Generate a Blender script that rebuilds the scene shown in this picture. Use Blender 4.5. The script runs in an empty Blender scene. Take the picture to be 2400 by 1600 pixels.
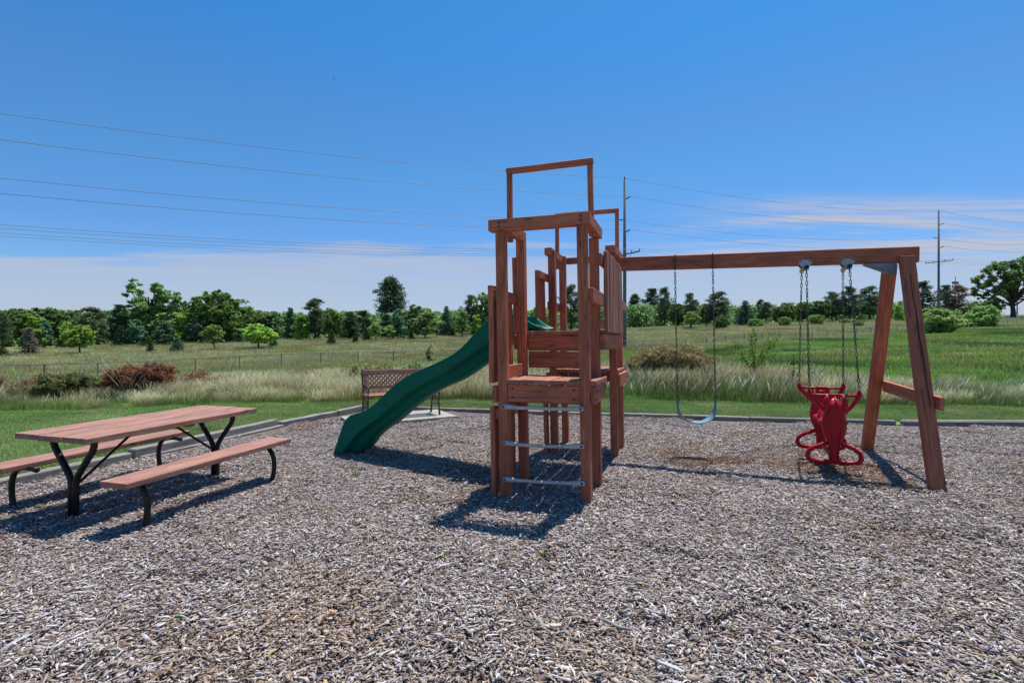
import bpy, math, random
import numpy as np
from mathutils import Vector, Matrix
random.seed(7)
R = math.radians
scene = bpy.context.scene
COL = scene.collection
# ------------------------------------------------------------------ camera
EYE = 1.55
FPX = 1170.0
cam_d = bpy.data.cameras.new("camera")
cam_d.sensor_width = 36.0
cam_d.lens = 36.0 * FPX / 2400.0
cam_d.clip_start = 0.05
cam_d.clip_end = 3000
cam = bpy.data.objects.new("camera", cam_d)
cam.location = (0, 0, EYE)
cam.rotation_euler = (R(90), 0, 0)
COL.objects.link(cam)
scene.camera = cam
# ------------------------------------------------------------------ light
SUN_EL, SUN_AZ = 71.0, 31.0          # azimuth clockwise from +Y (ahead) towards +X
w = bpy.data.worlds.new("World")
scene.world = w
w.use_nodes = True
nt = w.node_tree
nt.nodes.clear()
def N(tree, typ, **kw):
    n = tree.nodes.new(typ)
    for k, v in kw.items():
        if k.startswith('i_'):
            key = k[2:]
            key = int(key) if key.isdigit() else key.replace('_', ' ')
            n.inputs[key].default_value = v
        else:
            setattr(n, k, v)
    return n
def ramp(tree, stops, interp='LINEAR'):
    n = tree.nodes.new('ShaderNodeValToRGB')
    cr = n.color_ramp
    cr.interpolation = interp
    while len(cr.elements) < len(stops):
        cr.elements.new(0.5)
    for e, (p, c) in zip(cr.elements, stops):
        e.position = p
        e.color = (*c, 1) if len(c) == 3 else c
    return n
def math_node(tree, op, a=None, b=None, clamp=False):
    n = tree.nodes.new('ShaderNodeMath')
    n.operation = op
    n.use_clamp = clamp
    for i, v in enumerate((a, b)):
        if v is None:
            continue
        if isinstance(v, (int, float)):
            n.inputs[i].default_value = v
        else:
            tree.links.new(v, n.inputs[i])
    return n.outputs[0]
sky = N(nt, 'ShaderNodeTexSky', sky_type='NISHITA', sun_disc=False, altitude=350.0,
        air_density=1.0, dust_density=0.6, ozone_density=2.2)
sky.sun_elevation = R(SUN_EL)
sky.sun_rotation = R(SUN_AZ)
hs = N(nt, 'ShaderNodeHueSaturation', i_Saturation=1.18, i_Value=1.0)
nt.links.new(sky.outputs[0], hs.inputs['Color'])
tint = N(nt, 'ShaderNodeMix', data_type='RGBA', blend_type='MULTIPLY')
tint.inputs[0].default_value = 1.0
nt.links.new(hs.outputs[0], tint.inputs[6])
# a thin layer of cloud: view direction projected on a flat layer overhead
tc = N(nt, 'ShaderNodeTexCoord')
sep = N(nt, 'ShaderNodeSeparateXYZ')
nt.links.new(tc.outputs['Generated'], sep.inputs[0])
hz = ramp(nt, [(0.0, (0.42, 0.53, 0.72)), (0.20, (0.40, 0.565, 0.735)), (0.30, (0.385, 0.635, 0.75)), (0.39, (0.38, 0.645, 0.765)), (0.51, (0.27, 0.675, 0.855)), (0.9, (0.25, 0.66, 0.84))])
nt.links.new(math_node(nt, 'MAXIMUM', sep.outputs[2], 0.0), hz.inputs[0])
nt.links.new(hz.outputs[0], tint.inputs[7])
zc = math_node(nt, 'MAXIMUM', sep.outputs[2], 0.012)
px = math_node(nt, 'DIVIDE', sep.outputs[0], zc)
py = math_node(nt, 'DIVIDE', sep.outputs[1], zc)
comb = N(nt, 'ShaderNodeCombineXYZ')
nt.links.new(px, comb.inputs[0]); nt.links.new(py, comb.inputs[1])
length = N(nt, 'ShaderNodeVectorMath', operation='LENGTH')
nt.links.new(comb.outputs[0], length.inputs[0])
far = math_node(nt, 'MAXIMUM', py, math_node(nt, 'MULTIPLY', length.outputs['Value'], 0.7))
mp = N(nt, 'ShaderNodeMapping')
mp.inputs['Scale'].default_value = (0.30, 0.85, 1)
mp.inputs['Location'].default_value = (3.1, 1.7, 0)
nt.links.new(comb.outputs[0], mp.inputs[0])
nz = N(nt, 'ShaderNodeTexNoise', i_Scale=1.0, i_Detail=9.0, i_Roughness=0.6, i_Distortion=0.4)
nt.links.new(mp.outputs[0], nz.inputs['Vector'])
mp2 = N(nt, 'ShaderNodeMapping')
mp2.inputs['Scale'].default_value = (0.35, 1.3, 1)
mp2.inputs['Location'].default_value = (8.3, 4.1, 0)
mp2.inputs['Rotation'].default_value = (0, 0, R(-14))
nt.links.new(comb.outputs[0], mp2.inputs[0])
nz2 = N(nt, 'ShaderNodeTexNoise', i_Scale=1.0, i_Detail=10.0, i_Roughness=0.68, i_Distortion=0.6)
nt.links.new(mp2.outputs[0], nz2.inputs['Vector'])
# bank: everything farther out than about 5.7 layer heights, with a ragged edge
edge = math_node(nt, 'ADD', far, math_node(nt, 'MULTIPLY', math_node(nt, 'SUBTRACT', nz.outputs[0], 0.5), 5.0))
bank = N(nt, 'ShaderNodeMapRange', interpolation_type='SMOOTHSTEP')
bank.inputs['From Min'].default_value = 5.1
bank.inputs['From Max'].default_value = 6.2
nt.links.new(edge, bank.inputs[0])
# wisps towards the right
wx = N(nt, 'ShaderNodeMapRange', interpolation_type='SMOOTHSTEP')
wx.inputs['From Min'].default_value = 0.9
wx.inputs['From Max'].default_value = 2.3
nt.links.new(px, wx.inputs[0])
wy = N(nt, 'ShaderNodeMapRange', interpolation_type='SMOOTHSTEP')
wy.inputs['From Min'].default_value = 3.2
wy.inputs['From Max'].default_value = 3.75
nt.links.new(far, wy.inputs[0])
wn = N(nt, 'ShaderNodeMapRange', interpolation_type='SMOOTHSTEP')
wn.inputs['From Min'].default_value = 0.40
wn.inputs['From Max'].default_value = 0.64
nt.links.new(nz2.outputs[0], wn.inputs[0])
wisp = math_node(nt, 'MULTIPLY', math_node(nt, 'MULTIPLY', wx.outputs[0], wy.outputs[0]), wn.outputs[0])
body = math_node(nt, 'MULTIPLY', bank.outputs[0],
                 math_node(nt, 'ADD', math_node(nt, 'MULTIPLY', nz2.outputs[0], 0.9), 0.38), clamp=True)
dens = math_node(nt, 'MAXIMUM', math_node(nt, 'MULTIPLY', body, 0.80), math_node(nt, 'MULTIPLY', wisp, 0.95))
cmix = N(nt, 'ShaderNodeMix', data_type='RGBA')
nt.links.new(dens, cmix.inputs[0])
nt.links.new(tint.outputs[2], cmix.inputs[6])
cmix.inputs[7].default_value = (2.75, 2.95, 3.55, 1)
bg = N(nt, 'ShaderNodeBackground', i_Strength=0.112)
nt.links.new(cmix.outputs[2], bg.inputs[0])
wo = N(nt, 'ShaderNodeOutputWorld')
nt.links.new(bg.outputs[0], wo.inputs[0])

sun_d = bpy.data.lights.new("sun", 'SUN')
sun_d.energy = 3.9
sun_d.angle = R(0.53)
sun_d.color = (1.0, 0.95, 0.88)
sun = bpy.data.objects.new("sun", sun_d)
sv = Vector((math.sin(R(SUN_AZ)) * math.cos(R(SUN_EL)), math.cos(R(SUN_AZ)) * math.cos(R(SUN_EL)), math.sin(R(SUN_EL))))
sun.rotation_euler = sv.to_track_quat('Z', 'Y').to_euler()
sun.location = sv * 60
COL.objects.link(sun)
vs = scene.view_settings
vs.view_transform = 'Standard'
vs.look = 'None'
vs.gamma = 1.0
vs.use_curve_mapping = False
vs.exposure = 0.72
scene.cycles.max_bounces = 8
scene.cycles.transparent_max_bounces = 12

# ------------------------------------------------------------------ helpers
def link(o, parent=None):
    COL.objects.link(o)
    if parent is not None:
        o.parent = parent
        o.matrix_parent_inverse = parent.matrix_basis.inverted() if parent.parent is None else (parent.parent.matrix_basis @ parent.matrix_parent_inverse @ parent.matrix_basis).inverted()
    return o
def tag(o, label=None, cat=None, group=None, kind=None):
    if label: o['label'] = label
    if cat: o['category'] = cat
    if group: o['group'] = group
    if kind: o['kind'] = kind
    return o
def empty(name, loc, label, cat, group=None, rz=0.0):
    o = bpy.data.objects.new(name, None)
    o.location = loc
    o.rotation_euler = (0, 0, rz)
    o.empty_display_size = 0.2
    COL.objects.link(o)
    return tag(o, label, cat, group)
def copy_thing(root, loc=None, label=None, rz=None, scale=None):
    r = root.copy()
    COL.objects.link(r)
    if loc is not None: r.location = loc
    if rz is not None: r.rotation_euler = (0, 0, rz)
    if scale is not None: r.scale = scale
    if label: r['label'] = label
    for ch in list(root.children):
        c = ch.copy(); COL.objects.link(c); c.parent = r
        for g in list(ch.children):
            d = g.copy(); COL.objects.link(d); d.parent = c
    return r

class MB:
    def __init__(self):
        self.v = []; self.f = []; self.c = []
    def add(self, verts, faces, col=None):
        n = len(self.v)
        self.v += [tuple(p) for p in verts]
        self.f += [tuple(i + n for i in f) for f in faces]
        if col is not None:
            self.c += [col] * len(verts)
    def box(self, c, s, rot=None):
        x, y, z = (k / 2 for k in s)
        vs_ = [Vector(p) for p in ((-x,-y,-z),(x,-y,-z),(x,y,-z),(-x,y,-z),(-x,-y,z),(x,-y,z),(x,y,z),(-x,y,z))]
        if rot is not None: vs_ = [rot @ p for p in vs_]
        self.add([p + Vector(c) for p in vs_], [(0,3,2,1),(4,5,6,7),(0,1,5,4),(1,2,6,5),(2,3,7,6),(3,0,4,7)])
    def tube(self, pts, r, n=8, cap=True, flat=None):
        pts = [Vector(p) for p in pts]
        rs = r if isinstance(r, (list, tuple)) else [r] * len(pts)
        rings = []
        up = None
        for i, p in enumerate(pts):
            if i == 0: t = pts[1] - pts[0]
            elif i == len(pts) - 1: t = pts[-1] - pts[-2]
            else: t = (pts[i + 1] - p).normalized() + (p - pts[i - 1]).normalized()
            if t.length < 1e-9: t = Vector((0, 0, 1))
            t.normalize()
            if up is None:
                up = Vector((0, 0, 1)) if abs(t.z) < 0.9 else Vector((1, 0, 0))
            a = up - t * up.dot(t)
            if a.length < 1e-6:
                a = Vector((0, 1, 0)) - t * t.y
            a.normalize(); b = t.cross(a); up = a
            rings.append([p + (a * math.cos(2 * math.pi * k / n) + b * math.sin(2 * math.pi * k / n)) * rs[i] for k in range(n)])
        vs_ = [q for ring in rings for q in ring]
        fs = []
        for i in range(len(rings) - 1):
            for k in range(n):
                k2 = (k + 1) % n
                fs.append((i * n + k, i * n + k2, (i + 1) * n + k2, (i + 1) * n + k))
        if cap:
            fs.append(tuple(range(n - 1, -1, -1)))
            fs.append(tuple((len(rings) - 1) * n + k for k in range(n)))
        self.add(vs_, fs)
    def build(self, name, mat, parent=None, smooth=False):
        me = bpy.data.meshes.new(name)
        me.from_pydata(self.v, [], self.f)
        if self.c:
            ca = me.color_attributes.new('col', 'FLOAT_COLOR', 'POINT')
            ca.data.foreach_set('color', np.array([(*c, 1.0) for c in self.c], dtype=np.float32).ravel())
        if smooth:
            me.polygons.foreach_set('use_smooth', [True] * len(me.polygons))
        me.update()
        if mat: me.materials.append(mat)
        o = bpy.data.objects.new(name, me)
        return link(o, parent)

def mesh_np(name, verts, faces_flat, nper, mat=None, cols=None, smooth=False):
    """fast mesh from numpy: all faces have nper corners"""
    me = bpy.data.meshes.new(name)
    nv = len(verts); nf = len(faces_flat) // nper
    me.vertices.add(nv)
    me.vertices.foreach_set('co', np.asarray(verts, dtype=np.float32).ravel())
    me.loops.add(nf * nper)
    me.loops.foreach_set('vertex_index', np.asarray(faces_flat, dtype=np.int32))
    me.polygons.add(nf)
    me.polygons.foreach_set('loop_start', np.arange(0, nf * nper, nper, dtype=np.int32))
    if smooth:
        me.polygons.foreach_set('use_smooth', np.ones(nf, dtype=bool))
    if cols is not None:
        ca = me.color_attributes.new('col', 'FLOAT_COLOR', 'POINT')
        c4 = np.ones((nv, 4), dtype=np.float32); c4[:, :3] = cols
        ca.data.foreach_set('color', c4.ravel())
    me.update(calc_edges=True)
    if mat: me.materials.append(mat)
    return me

def board(name, a, b, w, t, mat, parent, up=(0, 0, 1), segs=5, warp=0.0018, ch=0.005):
    """a sawn timber from a to b; w across, t along `up`; its own X runs along the grain"""
    a, b = Vector(a), Vector(b)
    X = (b - a); L = X.length; X.normalize()
    Z = Vector(up) - X * Vector(up).dot(X); Z.normalize()
    Y = Z.cross(X)
    hw, ht = w / 2, t / 2
    ch = min(ch, hw * 0.4, ht * 0.4)
    sec = [(-hw + ch, -ht), (hw - ch, -ht), (hw, -ht + ch), (hw, ht - ch), (hw - ch, ht), (-hw + ch, ht), (-hw, ht - ch), (-hw, -ht + ch)]
    vs_ = []
    st = [0.0, ch / L] + [k / segs for k in range(1, segs)] + [1 - ch / L, 1.0]
    ph1, ph2 = random.uniform(0, 6.28), random.uniform(0, 6.28)
    for i, s in enumerate(st):
        k = 1.0
        if i in (0, len(st) - 1): k = 1 - ch / max(hw, ht)
        oy, oz = warp * 1.5 * math.sin(ph1 + s * 3.6), warp * 1.5 * math.sin(ph2 + s * 2.9)
        for (y, z) in sec:
            vs_.append((s * L - L / 2, y * k + oy + random.gauss(0, warp * .22), z * k + oz + random.gauss(0, warp * .22)))
    n = len(st)
    fs = [(i * 8 + k, i * 8 + (k + 1) % 8, (i + 1) * 8 + (k + 1) % 8, (i + 1) * 8 + k) for i in range(n - 1) for k in range(8)]
    fs = [tuple(reversed(f)) for f in fs]
    fs.append(tuple(range(8))); fs.append(tuple((n - 1) * 8 + k for k in range(7, -1, -1)))
    me = bpy.data.meshes.new(name)
    me.from_pydata(vs_, [], fs)
    me.update()
    me.materials.append(mat)
    o = bpy.data.objects.new(name, me)
    M = Matrix((X, Y, Z)).transposed().to_4x4()
    M.translation = (a + b) / 2
    o.matrix_basis = M
    return link(o, parent)

def scatter(name, protos, pts, rot, scl, idx, label, cat=None, tilt=None):
    """instances of proto meshes on points (uncountable ground cover only)"""
    me = bpy.data.meshes.new(name)
    n = len(pts)
    me.vertices.add(n)
    me.vertices.foreach_set('co', np.asarray(pts, dtype=np.float32).ravel())
    for nm, arr, ty in (('rotz', rot, 'FLOAT'), ('scl', scl, 'FLOAT'), ('idx', idx, 'INT')):
        at = me.attributes.new(nm, ty, 'POINT')
        at.data.foreach_set('value', np.asarray(arr, dtype=np.float32 if ty == 'FLOAT' else np.int32))
    at = me.attributes.new('tilt', 'FLOAT_VECTOR', 'POINT')
    tl = np.zeros((n, 3), dtype=np.float32)
    if tilt is not None: tl[:, :2] = tilt
    tl[:, 2] = rot
    at.data.foreach_set('vector', tl.ravel())
    o = bpy.data.objects.new(name, me)
    COL.objects.link(o)
    g = bpy.data.node_groups.new(name, 'GeometryNodeTree')
    g.interface.new_socket('Geometry', in_out='INPUT', socket_type='NodeSocketGeometry')
    g.interface.new_socket('Geometry', in_out='OUTPUT', socket_type='NodeSocketGeometry')
    gi = g.nodes.new('NodeGroupInput'); go = g.nodes.new('NodeGroupOutput')
    iop = g.nodes.new('GeometryNodeInstanceOnPoints')
    iop.inputs['Pick Instance'].default_value = True
    join = g.nodes.new('GeometryNodeJoinGeometry')
    for p in reversed(protos):
        oi = g.nodes.new('GeometryNodeObjectInfo')
        oi.inputs['Object'].default_value = p
        oi.inputs['As Instance'].default_value = True
        g.links.new(oi.outputs['Geometry'], join.inputs[0])
    def attr(nm, ty):
        a = g.nodes.new('GeometryNodeInputNamedAttribute')
        a.data_type = ty
        a.inputs['Name'].default_value = nm
        return a.outputs['Attribute']
    g.links.new(gi.outputs[0], iop.inputs['Points'])
    g.links.new(join.outputs[0], iop.inputs['Instance'])
    g.links.new(attr('idx', 'INT'), iop.inputs['Instance Index'])
    g.links.new(attr('tilt', 'FLOAT_VECTOR'), iop.inputs['Rotation'])
    g.links.new(attr('scl', 'FLOAT'), iop.inputs['Scale'])
    g.links.new(iop.outputs[0], go.inputs[0])
    m = o.modifiers.new('scatter', 'NODES')
    m.node_group = g
    tag(o, label, cat, kind='stuff')
    return o
def proto(name, me):
    return bpy.data.objects.new(name, me)          # not linked: only a source for the ground cover

# ------------------------------------------------------------------ materials
def new_mat(name):
    m = bpy.data.materials.new(name)
    m.use_nodes = True
    t = m.node_tree
    t.nodes.clear()
    out = t.nodes.new('ShaderNodeOutputMaterial')
    b = t.nodes.new('ShaderNodeBsdfPrincipled')
    t.links.new(b.outputs[0], out.inputs[0])
    return m, t, b, out
def obj_vec(t, scale, rnd=True):
    tc = t.nodes.new('ShaderNodeTexCoord')
    mp = t.nodes.new('ShaderNodeMapping')
    mp.inputs['Scale'].default_value = scale
    if rnd:
        oi = t.nodes.new('ShaderNodeObjectInfo')
        ad = t.nodes.new('ShaderNodeVectorMath'); ad.operation = 'ADD'
        ml = t.nodes.new('ShaderNodeMath'); ml.operation = 'MULTIPLY'; ml.inputs[1].default_value = 37.0
        t.links.new(oi.outputs['Random'], ml.inputs[0])
        t.links.new(tc.outputs['Object'], ad.inputs[0]); t.links.new(ml.outputs[0], ad.inputs[1])
        t.links.new(ad.outputs[0], mp.inputs[0])
    else:
        t.links.new(tc.outputs['Object'], mp.inputs[0])
    return mp.outputs[0]
def wood(name, dark, mid, light, rough=0.75, crack=0.5, hue_var=0.12, worn=None):
    m, t, b, out = new_mat(name)
    v = obj_vec(t, (1.6, 26, 26))
    g = N(t, 'ShaderNodeTexNoise', i_Scale=2.2, i_Detail=8.0, i_Roughness=0.62, i_Distortion=0.5)
    t.links.new(v, g.inputs['Vector'])
    cr = ramp(t, [(0.16, dark), (0.5, mid), (0.84, light)])
    t.links.new(g.outputs[0], cr.inputs[0])
    v2 = obj_vec(t, (1.0, 3.5, 3.5))
    blot = N(t, 'ShaderNodeTexNoise', i_Scale=2.4, i_Detail=4.0, i_Roughness=0.6)
    t.links.new(v2, blot.inputs['Vector'])
    br = ramp(t, [(0.3, (0.72, 0.72, 0.74)), (0.7, (1.16, 1.14, 1.12))])
    t.links.new(blot.outputs[0], br.inputs[0])
    mx = N(t, 'ShaderNodeMix', data_type='RGBA', blend_type='MULTIPLY'); mx.inputs[0].default_value = 1.0
    t.links.new(cr.outputs[0], mx.inputs[6]); t.links.new(br.outputs[0], mx.inputs[7])
    # knots
    v3 = obj_vec(t, (3.0, 11, 11))
    vo = N(t, 'ShaderNodeTexVoronoi', i_Scale=1.0, i_Randomness=1.0)
    t.links.new(v3, vo.inputs['Vector'])
    kr = ramp(t, [(0.05, (0.35, 0.3, 0.28)), (0.16, (1, 1, 1))])
    t.links.new(vo.outputs['Distance'], kr.inputs[0])
    mk = N(t, 'ShaderNodeMix', data_type='RGBA', blend_type='MULTIPLY'); mk.inputs[0].default_value = 0.8
    t.links.new(mx.outputs[2], mk.inputs[6]); t.links.new(kr.outputs[0], mk.inputs[7])
    # drying cracks along the grain
    v4 = obj_vec(t, (0.30, 21, 21))
    cn = N(t, 'ShaderNodeTexNoise', i_Scale=1.6, i_Detail=2.0, i_Roughness=0.5, i_Distortion=0.15)
    t.links.new(v4, cn.inputs['Vector'])
    cd = math_node(t, 'ABSOLUTE', math_node(t, 'SUBTRACT', cn.outputs[0], 0.58))
    c2 = ramp(t, [(0.0, (1 - crack,) * 3), (0.016, (1, 1, 1))])
    t.links.new(cd, c2.inputs[0])
    mc = N(t, 'ShaderNodeMix', data_type='RGBA', blend_type='MULTIPLY'); mc.inputs[0].default_value = 1.0
    t.links.new(mk.outputs[2], mc.inputs[6]); t.links.new(c2.outputs[0], mc.inputs[7])
    oi = t.nodes.new('ShaderNodeObjectInfo')
    hv = t.nodes.new('ShaderNodeHueSaturation')
    vr = N(t, 'ShaderNodeMapRange'); vr.inputs['To Min'].default_value = 1 - hue_var; vr.inputs['To Max'].default_value = 1 + hue_var
    t.links.new(oi.outputs['Random'], vr.inputs[0])
    t.links.new(vr.outputs[0], hv.inputs['Value'])
    t.links.new(mc.outputs[2], hv.inputs['Color'])
    last = hv.outputs[0]
    if worn:
        wn_ = N(t, 'ShaderNodeTexNoise', i_Scale=3.0, i_Detail=7.0, i_Roughness=0.7)
        t.links.new(obj_vec(t, (1.2, 9, 9)), wn_.inputs['Vector'])
        wr = ramp(t, [(0.52, (0, 0, 0)), (0.72, (0.75, 0.75, 0.75))])
        t.links.new(wn_.outputs[0], wr.inputs[0])
        mw = N(t, 'ShaderNodeMix', data_type='RGBA')
        t.links.new(wr.outputs[0], mw.inputs[0]); t.links.new(last, mw.inputs[6]); mw.inputs[7].default_value = (*worn, 1)
        last = mw.outputs[2]
    t.links.new(last, b.inputs['Base Color'])
    b.inputs['Roughness'].default_value = rough
    b.inputs['Specular IOR Level'].default_value = 0.3
    bmp = N(t, 'ShaderNodeBump', i_Strength=0.5, i_Distance=0.004)
    hsum = math_node(t, 'ADD', g.outputs[0], math_node(t, 'MULTIPLY', c2.outputs[0], 0.7))
    t.links.new(hsum, bmp.inputs['Height'])
    t.links.new(bmp.outputs[0], b.inputs['Normal'])
    return m
def simple(name, col, rough=0.5, metal=0.0, var=0.25, scale=6.0, bump=0.0, spec=0.5, dirt=None):
    m, t, b, out = new_mat(name)
    n = N(t, 'ShaderNodeTexNoise', i_Scale=scale, i_Detail=6.0, i_Roughness=0.6)
    t.links.new(obj_vec(t, (1, 1, 1)), n.inputs['Vector'])
    lo = tuple(c * (1 - var) for c in col); hi = tuple(min(1, c * (1 + var)) for c in col)
    cr = ramp(t, [(0.3, lo), (0.7, hi)])
    t.links.new(n.outputs[0], cr.inputs[0])
    last = cr.outputs[0]
    if dirt:
        n2 = N(t, 'ShaderNodeTexNoise', i_Scale=scale * 1.9, i_Detail=8.0, i_Roughness=0.7)
        t.links.new(obj_vec(t, (1, 1, 1)), n2.inputs['Vector'])
        r2 = ramp(t, [(0.5, (0, 0, 0)), (0.72, (0.6, 0.6, 0.6))])
        t.links.new(n2.outputs[0], r2.inputs[0])
        mw = N(t, 'ShaderNodeMix', data_type='RGBA')
        t.links.new(r2.outputs[0], mw.inputs[0]); t.links.new(last, mw.inputs[6]); mw.inputs[7].default_value = (*dirt, 1)
        last = mw.outputs[2]
    t.links.new(last, b.inputs['Base Color'])
    b.inputs['Roughness'].default_value = rough
    b.inputs['Metallic'].default_value = metal
    b.inputs['Specular IOR Level'].default_value = spec
    if bump:
        bm_ = N(t, 'ShaderNodeBump', i_Strength=bump, i_Distance=0.01)
        t.links.new(n.outputs[0], bm_.inputs['Height'])
        t.links.new(bm_.outputs[0], b.inputs['Normal'])
    return m
def leafy(name, trans=0.3, rnd=0.25, spec=0.0, gain=1.0):
    """colour from the mesh (leaf by leaf), a little light let through"""
    m, t, b, out = new_mat(name)
    t.nodes.remove(b)
    at = N(t, 'ShaderNodeAttribute', attribute_name='col')
    oi = t.nodes.new('ShaderNodeObjectInfo')
    hv = t.nodes.new('ShaderNodeHueSaturation')
    vr = N(t, 'ShaderNodeMapRange'); vr.inputs['To Min'].default_value = gain * (1 - rnd); vr.inputs['To Max'].default_value = gain * (1 + rnd)
    t.links.new(oi.outputs['Random'], vr.inputs[0])
    t.links.new(vr.outputs[0], hv.inputs['Value'])
    t.links.new(at.outputs['Color'], hv.inputs['Color'])
    d = t.nodes.new('ShaderNodeBsdfDiffuse'); tr = t.nodes.new('ShaderNodeBsdfTranslucent')
    t.links.new(hv.outputs[0], d.inputs[0]); t.links.new(hv.outputs[0], tr.inputs[0])
    mx = t.nodes.new('ShaderNodeMixShader'); mx.inputs[0].default_value = trans
    t.links.new(d.outputs[0], mx.inputs[1]); t.links.new(tr.outputs[0], mx.inputs[2])
    last = mx.outputs[0]
    if spec:
        gl = t.nodes.new('ShaderNodeBsdfGlossy'); gl.inputs['Roughness'].default_value = 0.45
        m2 = t.nodes.new('ShaderNodeMixShader'); m2.inputs[0].default_value = spec
        t.links.new(last, m2.inputs[1]); t.links.new(gl.outputs[0], m2.inputs[2]); last = m2.outputs[0]
    t.links.new(last, out.inputs[0])
    return m
M_TOWER = wood('stained_red_timber', (0.260, 0.077, 0.039), (0.459, 0.146, 0.078), (0.611, 0.222, 0.127), crack=0.72)
M_DECK = wood('stained_deck_timber', (0.231, 0.086, 0.053), (0.357, 0.146, 0.094), (0.462, 0.216, 0.151), crack=0.5, worn=(0.378, 0.238, 0.190))
M_TABLE = wood('stained_table_timber', (0.216, 0.099, 0.070), (0.314, 0.156, 0.115), (0.402, 0.226, 0.175), crack=0.45, worn=(0.441, 0.330, 0.288), hue_var=0.07)
M_GREY = wood('weathered_grey_timber', (0.119, 0.106, 0.096), (0.255, 0.238, 0.217), (0.374, 0.348, 0.322), rough=0.9, crack=0.75, worn=(0.204, 0.145, 0.087))
M_BENCHW = wood('faded_bench_timber', (0.217, 0.090, 0.075), (0.362, 0.158, 0.128), (0.493, 0.255, 0.210), crack=0.5)
M_BLACK = simple('black_coated_steel', (0.011, 0.011, 0.012), rough=0.45, var=0.3, spec=0.35, dirt=(0.03, 0.028, 0.026))
M_CHAIN = simple('dull_chain_steel', (0.085, 0.08, 0.075), rough=0.5, metal=0.3, var=0.5, scale=30)
M_BLUECHAIN = simple('galvanized_chain', (0.42, 0.46, 0.5), rough=0.4, metal=0.7, var=0.3, scale=30)
M_GALV = simple('galvanized_steel', (0.34, 0.36, 0.38), rough=0.5, metal=0.5, var=0.25, scale=3)
M_RUNG = simple('pale_rung_coating', (0.52, 0.46, 0.43), rough=0.5, var=0.2, scale=14, dirt=(0.22, 0.15, 0.12))
M_SLIDE = simple('green_moulded_plastic', (0.0005, 0.145, 0.098), rough=0.5, var=0.10, scale=2.5, spec=0.14, dirt=(0.010, 0.175, 0.128))
M_RED = simple('red_moulded_plastic', (0.389, 0.005, 0.015), rough=0.42, var=0.10, scale=4, spec=0.3, dirt=(0.355, 0.014, 0.022))
M_BELT = simple('slate_blue_rubber', (0.15, 0.28, 0.37), rough=0.5, var=0.25, scale=8)
M_YELLOW = simple('yellowed_pivot_tube', (0.42, 0.33, 0.17), rough=0.5, var=0.3, scale=20)
M_IRON = simple('rusty_cast_iron', (0.05, 0.033, 0.026), rough=0.7, var=0.5, scale=25, dirt=(0.14, 0.06, 0.03))
M_CONC = simple('pale_concrete', (0.30, 0.28, 0.245), rough=0.9, var=0.18, scale=9, bump=0.3, dirt=(0.2, 0.17, 0.14))
M_FENCE = simple('dull_fence_steel', (0.19, 0.195, 0.205), rough=0.6, metal=0.2, var=0.25, scale=2)
M_POLE = simple('weathered_pole_timber', (0.15, 0.15, 0.145), rough=0.85, var=0.25, scale=1.5)
M_WIRE = simple('line_wire', (0.26, 0.26, 0.28), rough=0.5, var=0.1)
M_INSUL = simple('dark_insulator', (0.05, 0.05, 0.055), rough=0.35, var=0.2)
M_BARK = simple('tree_bark', (0.07, 0.055, 0.042), rough=0.95, var=0.45, scale=8, bump=0.6)
M_DEADWOOD = simple('bleached_branch', (0.34, 0.27, 0.21), rough=0.9, var=0.3, scale=9)
M_LEAF = leafy('leaves', trans=0.42, rnd=0.22, gain=2.05)
M_NEEDLE = leafy('needles', trans=0.25, rnd=0.22, gain=2.05)
M_GRASS = leafy('grass_blades', trans=0.30, rnd=0.22)
M_CHIP = None
def chip_mat():
    m, t, b, out = new_mat('wood_chip')
    at = N(t, 'ShaderNodeAttribute', attribute_name='col')
    n = N(t, 'ShaderNodeTexNoise', i_Scale=55.0, i_Detail=5.0, i_Roughness=0.7)
    tcx = t.nodes.new('ShaderNodeTexCoord')
    t.links.new(tcx.outputs['Object'], n.inputs['Vector'])
    cr = ramp(t, [(0.3, (0.62, 0.6, 0.58)), (0.7, (1.25, 1.25, 1.25))])
    t.links.new(n.outputs[0], cr.inputs[0])
    mx = N(t, 'ShaderNodeMix', data_type='RGBA', blend_type='MULTIPLY'); mx.inputs[0].default_value = 1.0
    t.links.new(at.outputs['Color'], mx.inputs[6]); t.links.new(cr.outputs[0], mx.inputs[7])
    oi = t.nodes.new('ShaderNodeObjectInfo')
    hv = t.nodes.new('ShaderNodeHueSaturation')
    vr = N(t, 'ShaderNodeMapRange'); vr.inputs['To Min'].default_value = 0.88; vr.inputs['To Max'].default_value = 1.12
    t.links.new(oi.outputs['Random'], vr.inputs[0]); t.links.new(vr.outputs[0], hv.inputs['Value'])
    t.links.new(mx.outputs[2], hv.inputs['Color'])
    t.links.new(hv.outputs[0], b.inputs['Base Color'])
    b.inputs['Roughness'].default_value = 0.85
    b.inputs['Specular IOR Level'].default_value = 0.25
    return m
M_CHIP = chip_mat()
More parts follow.
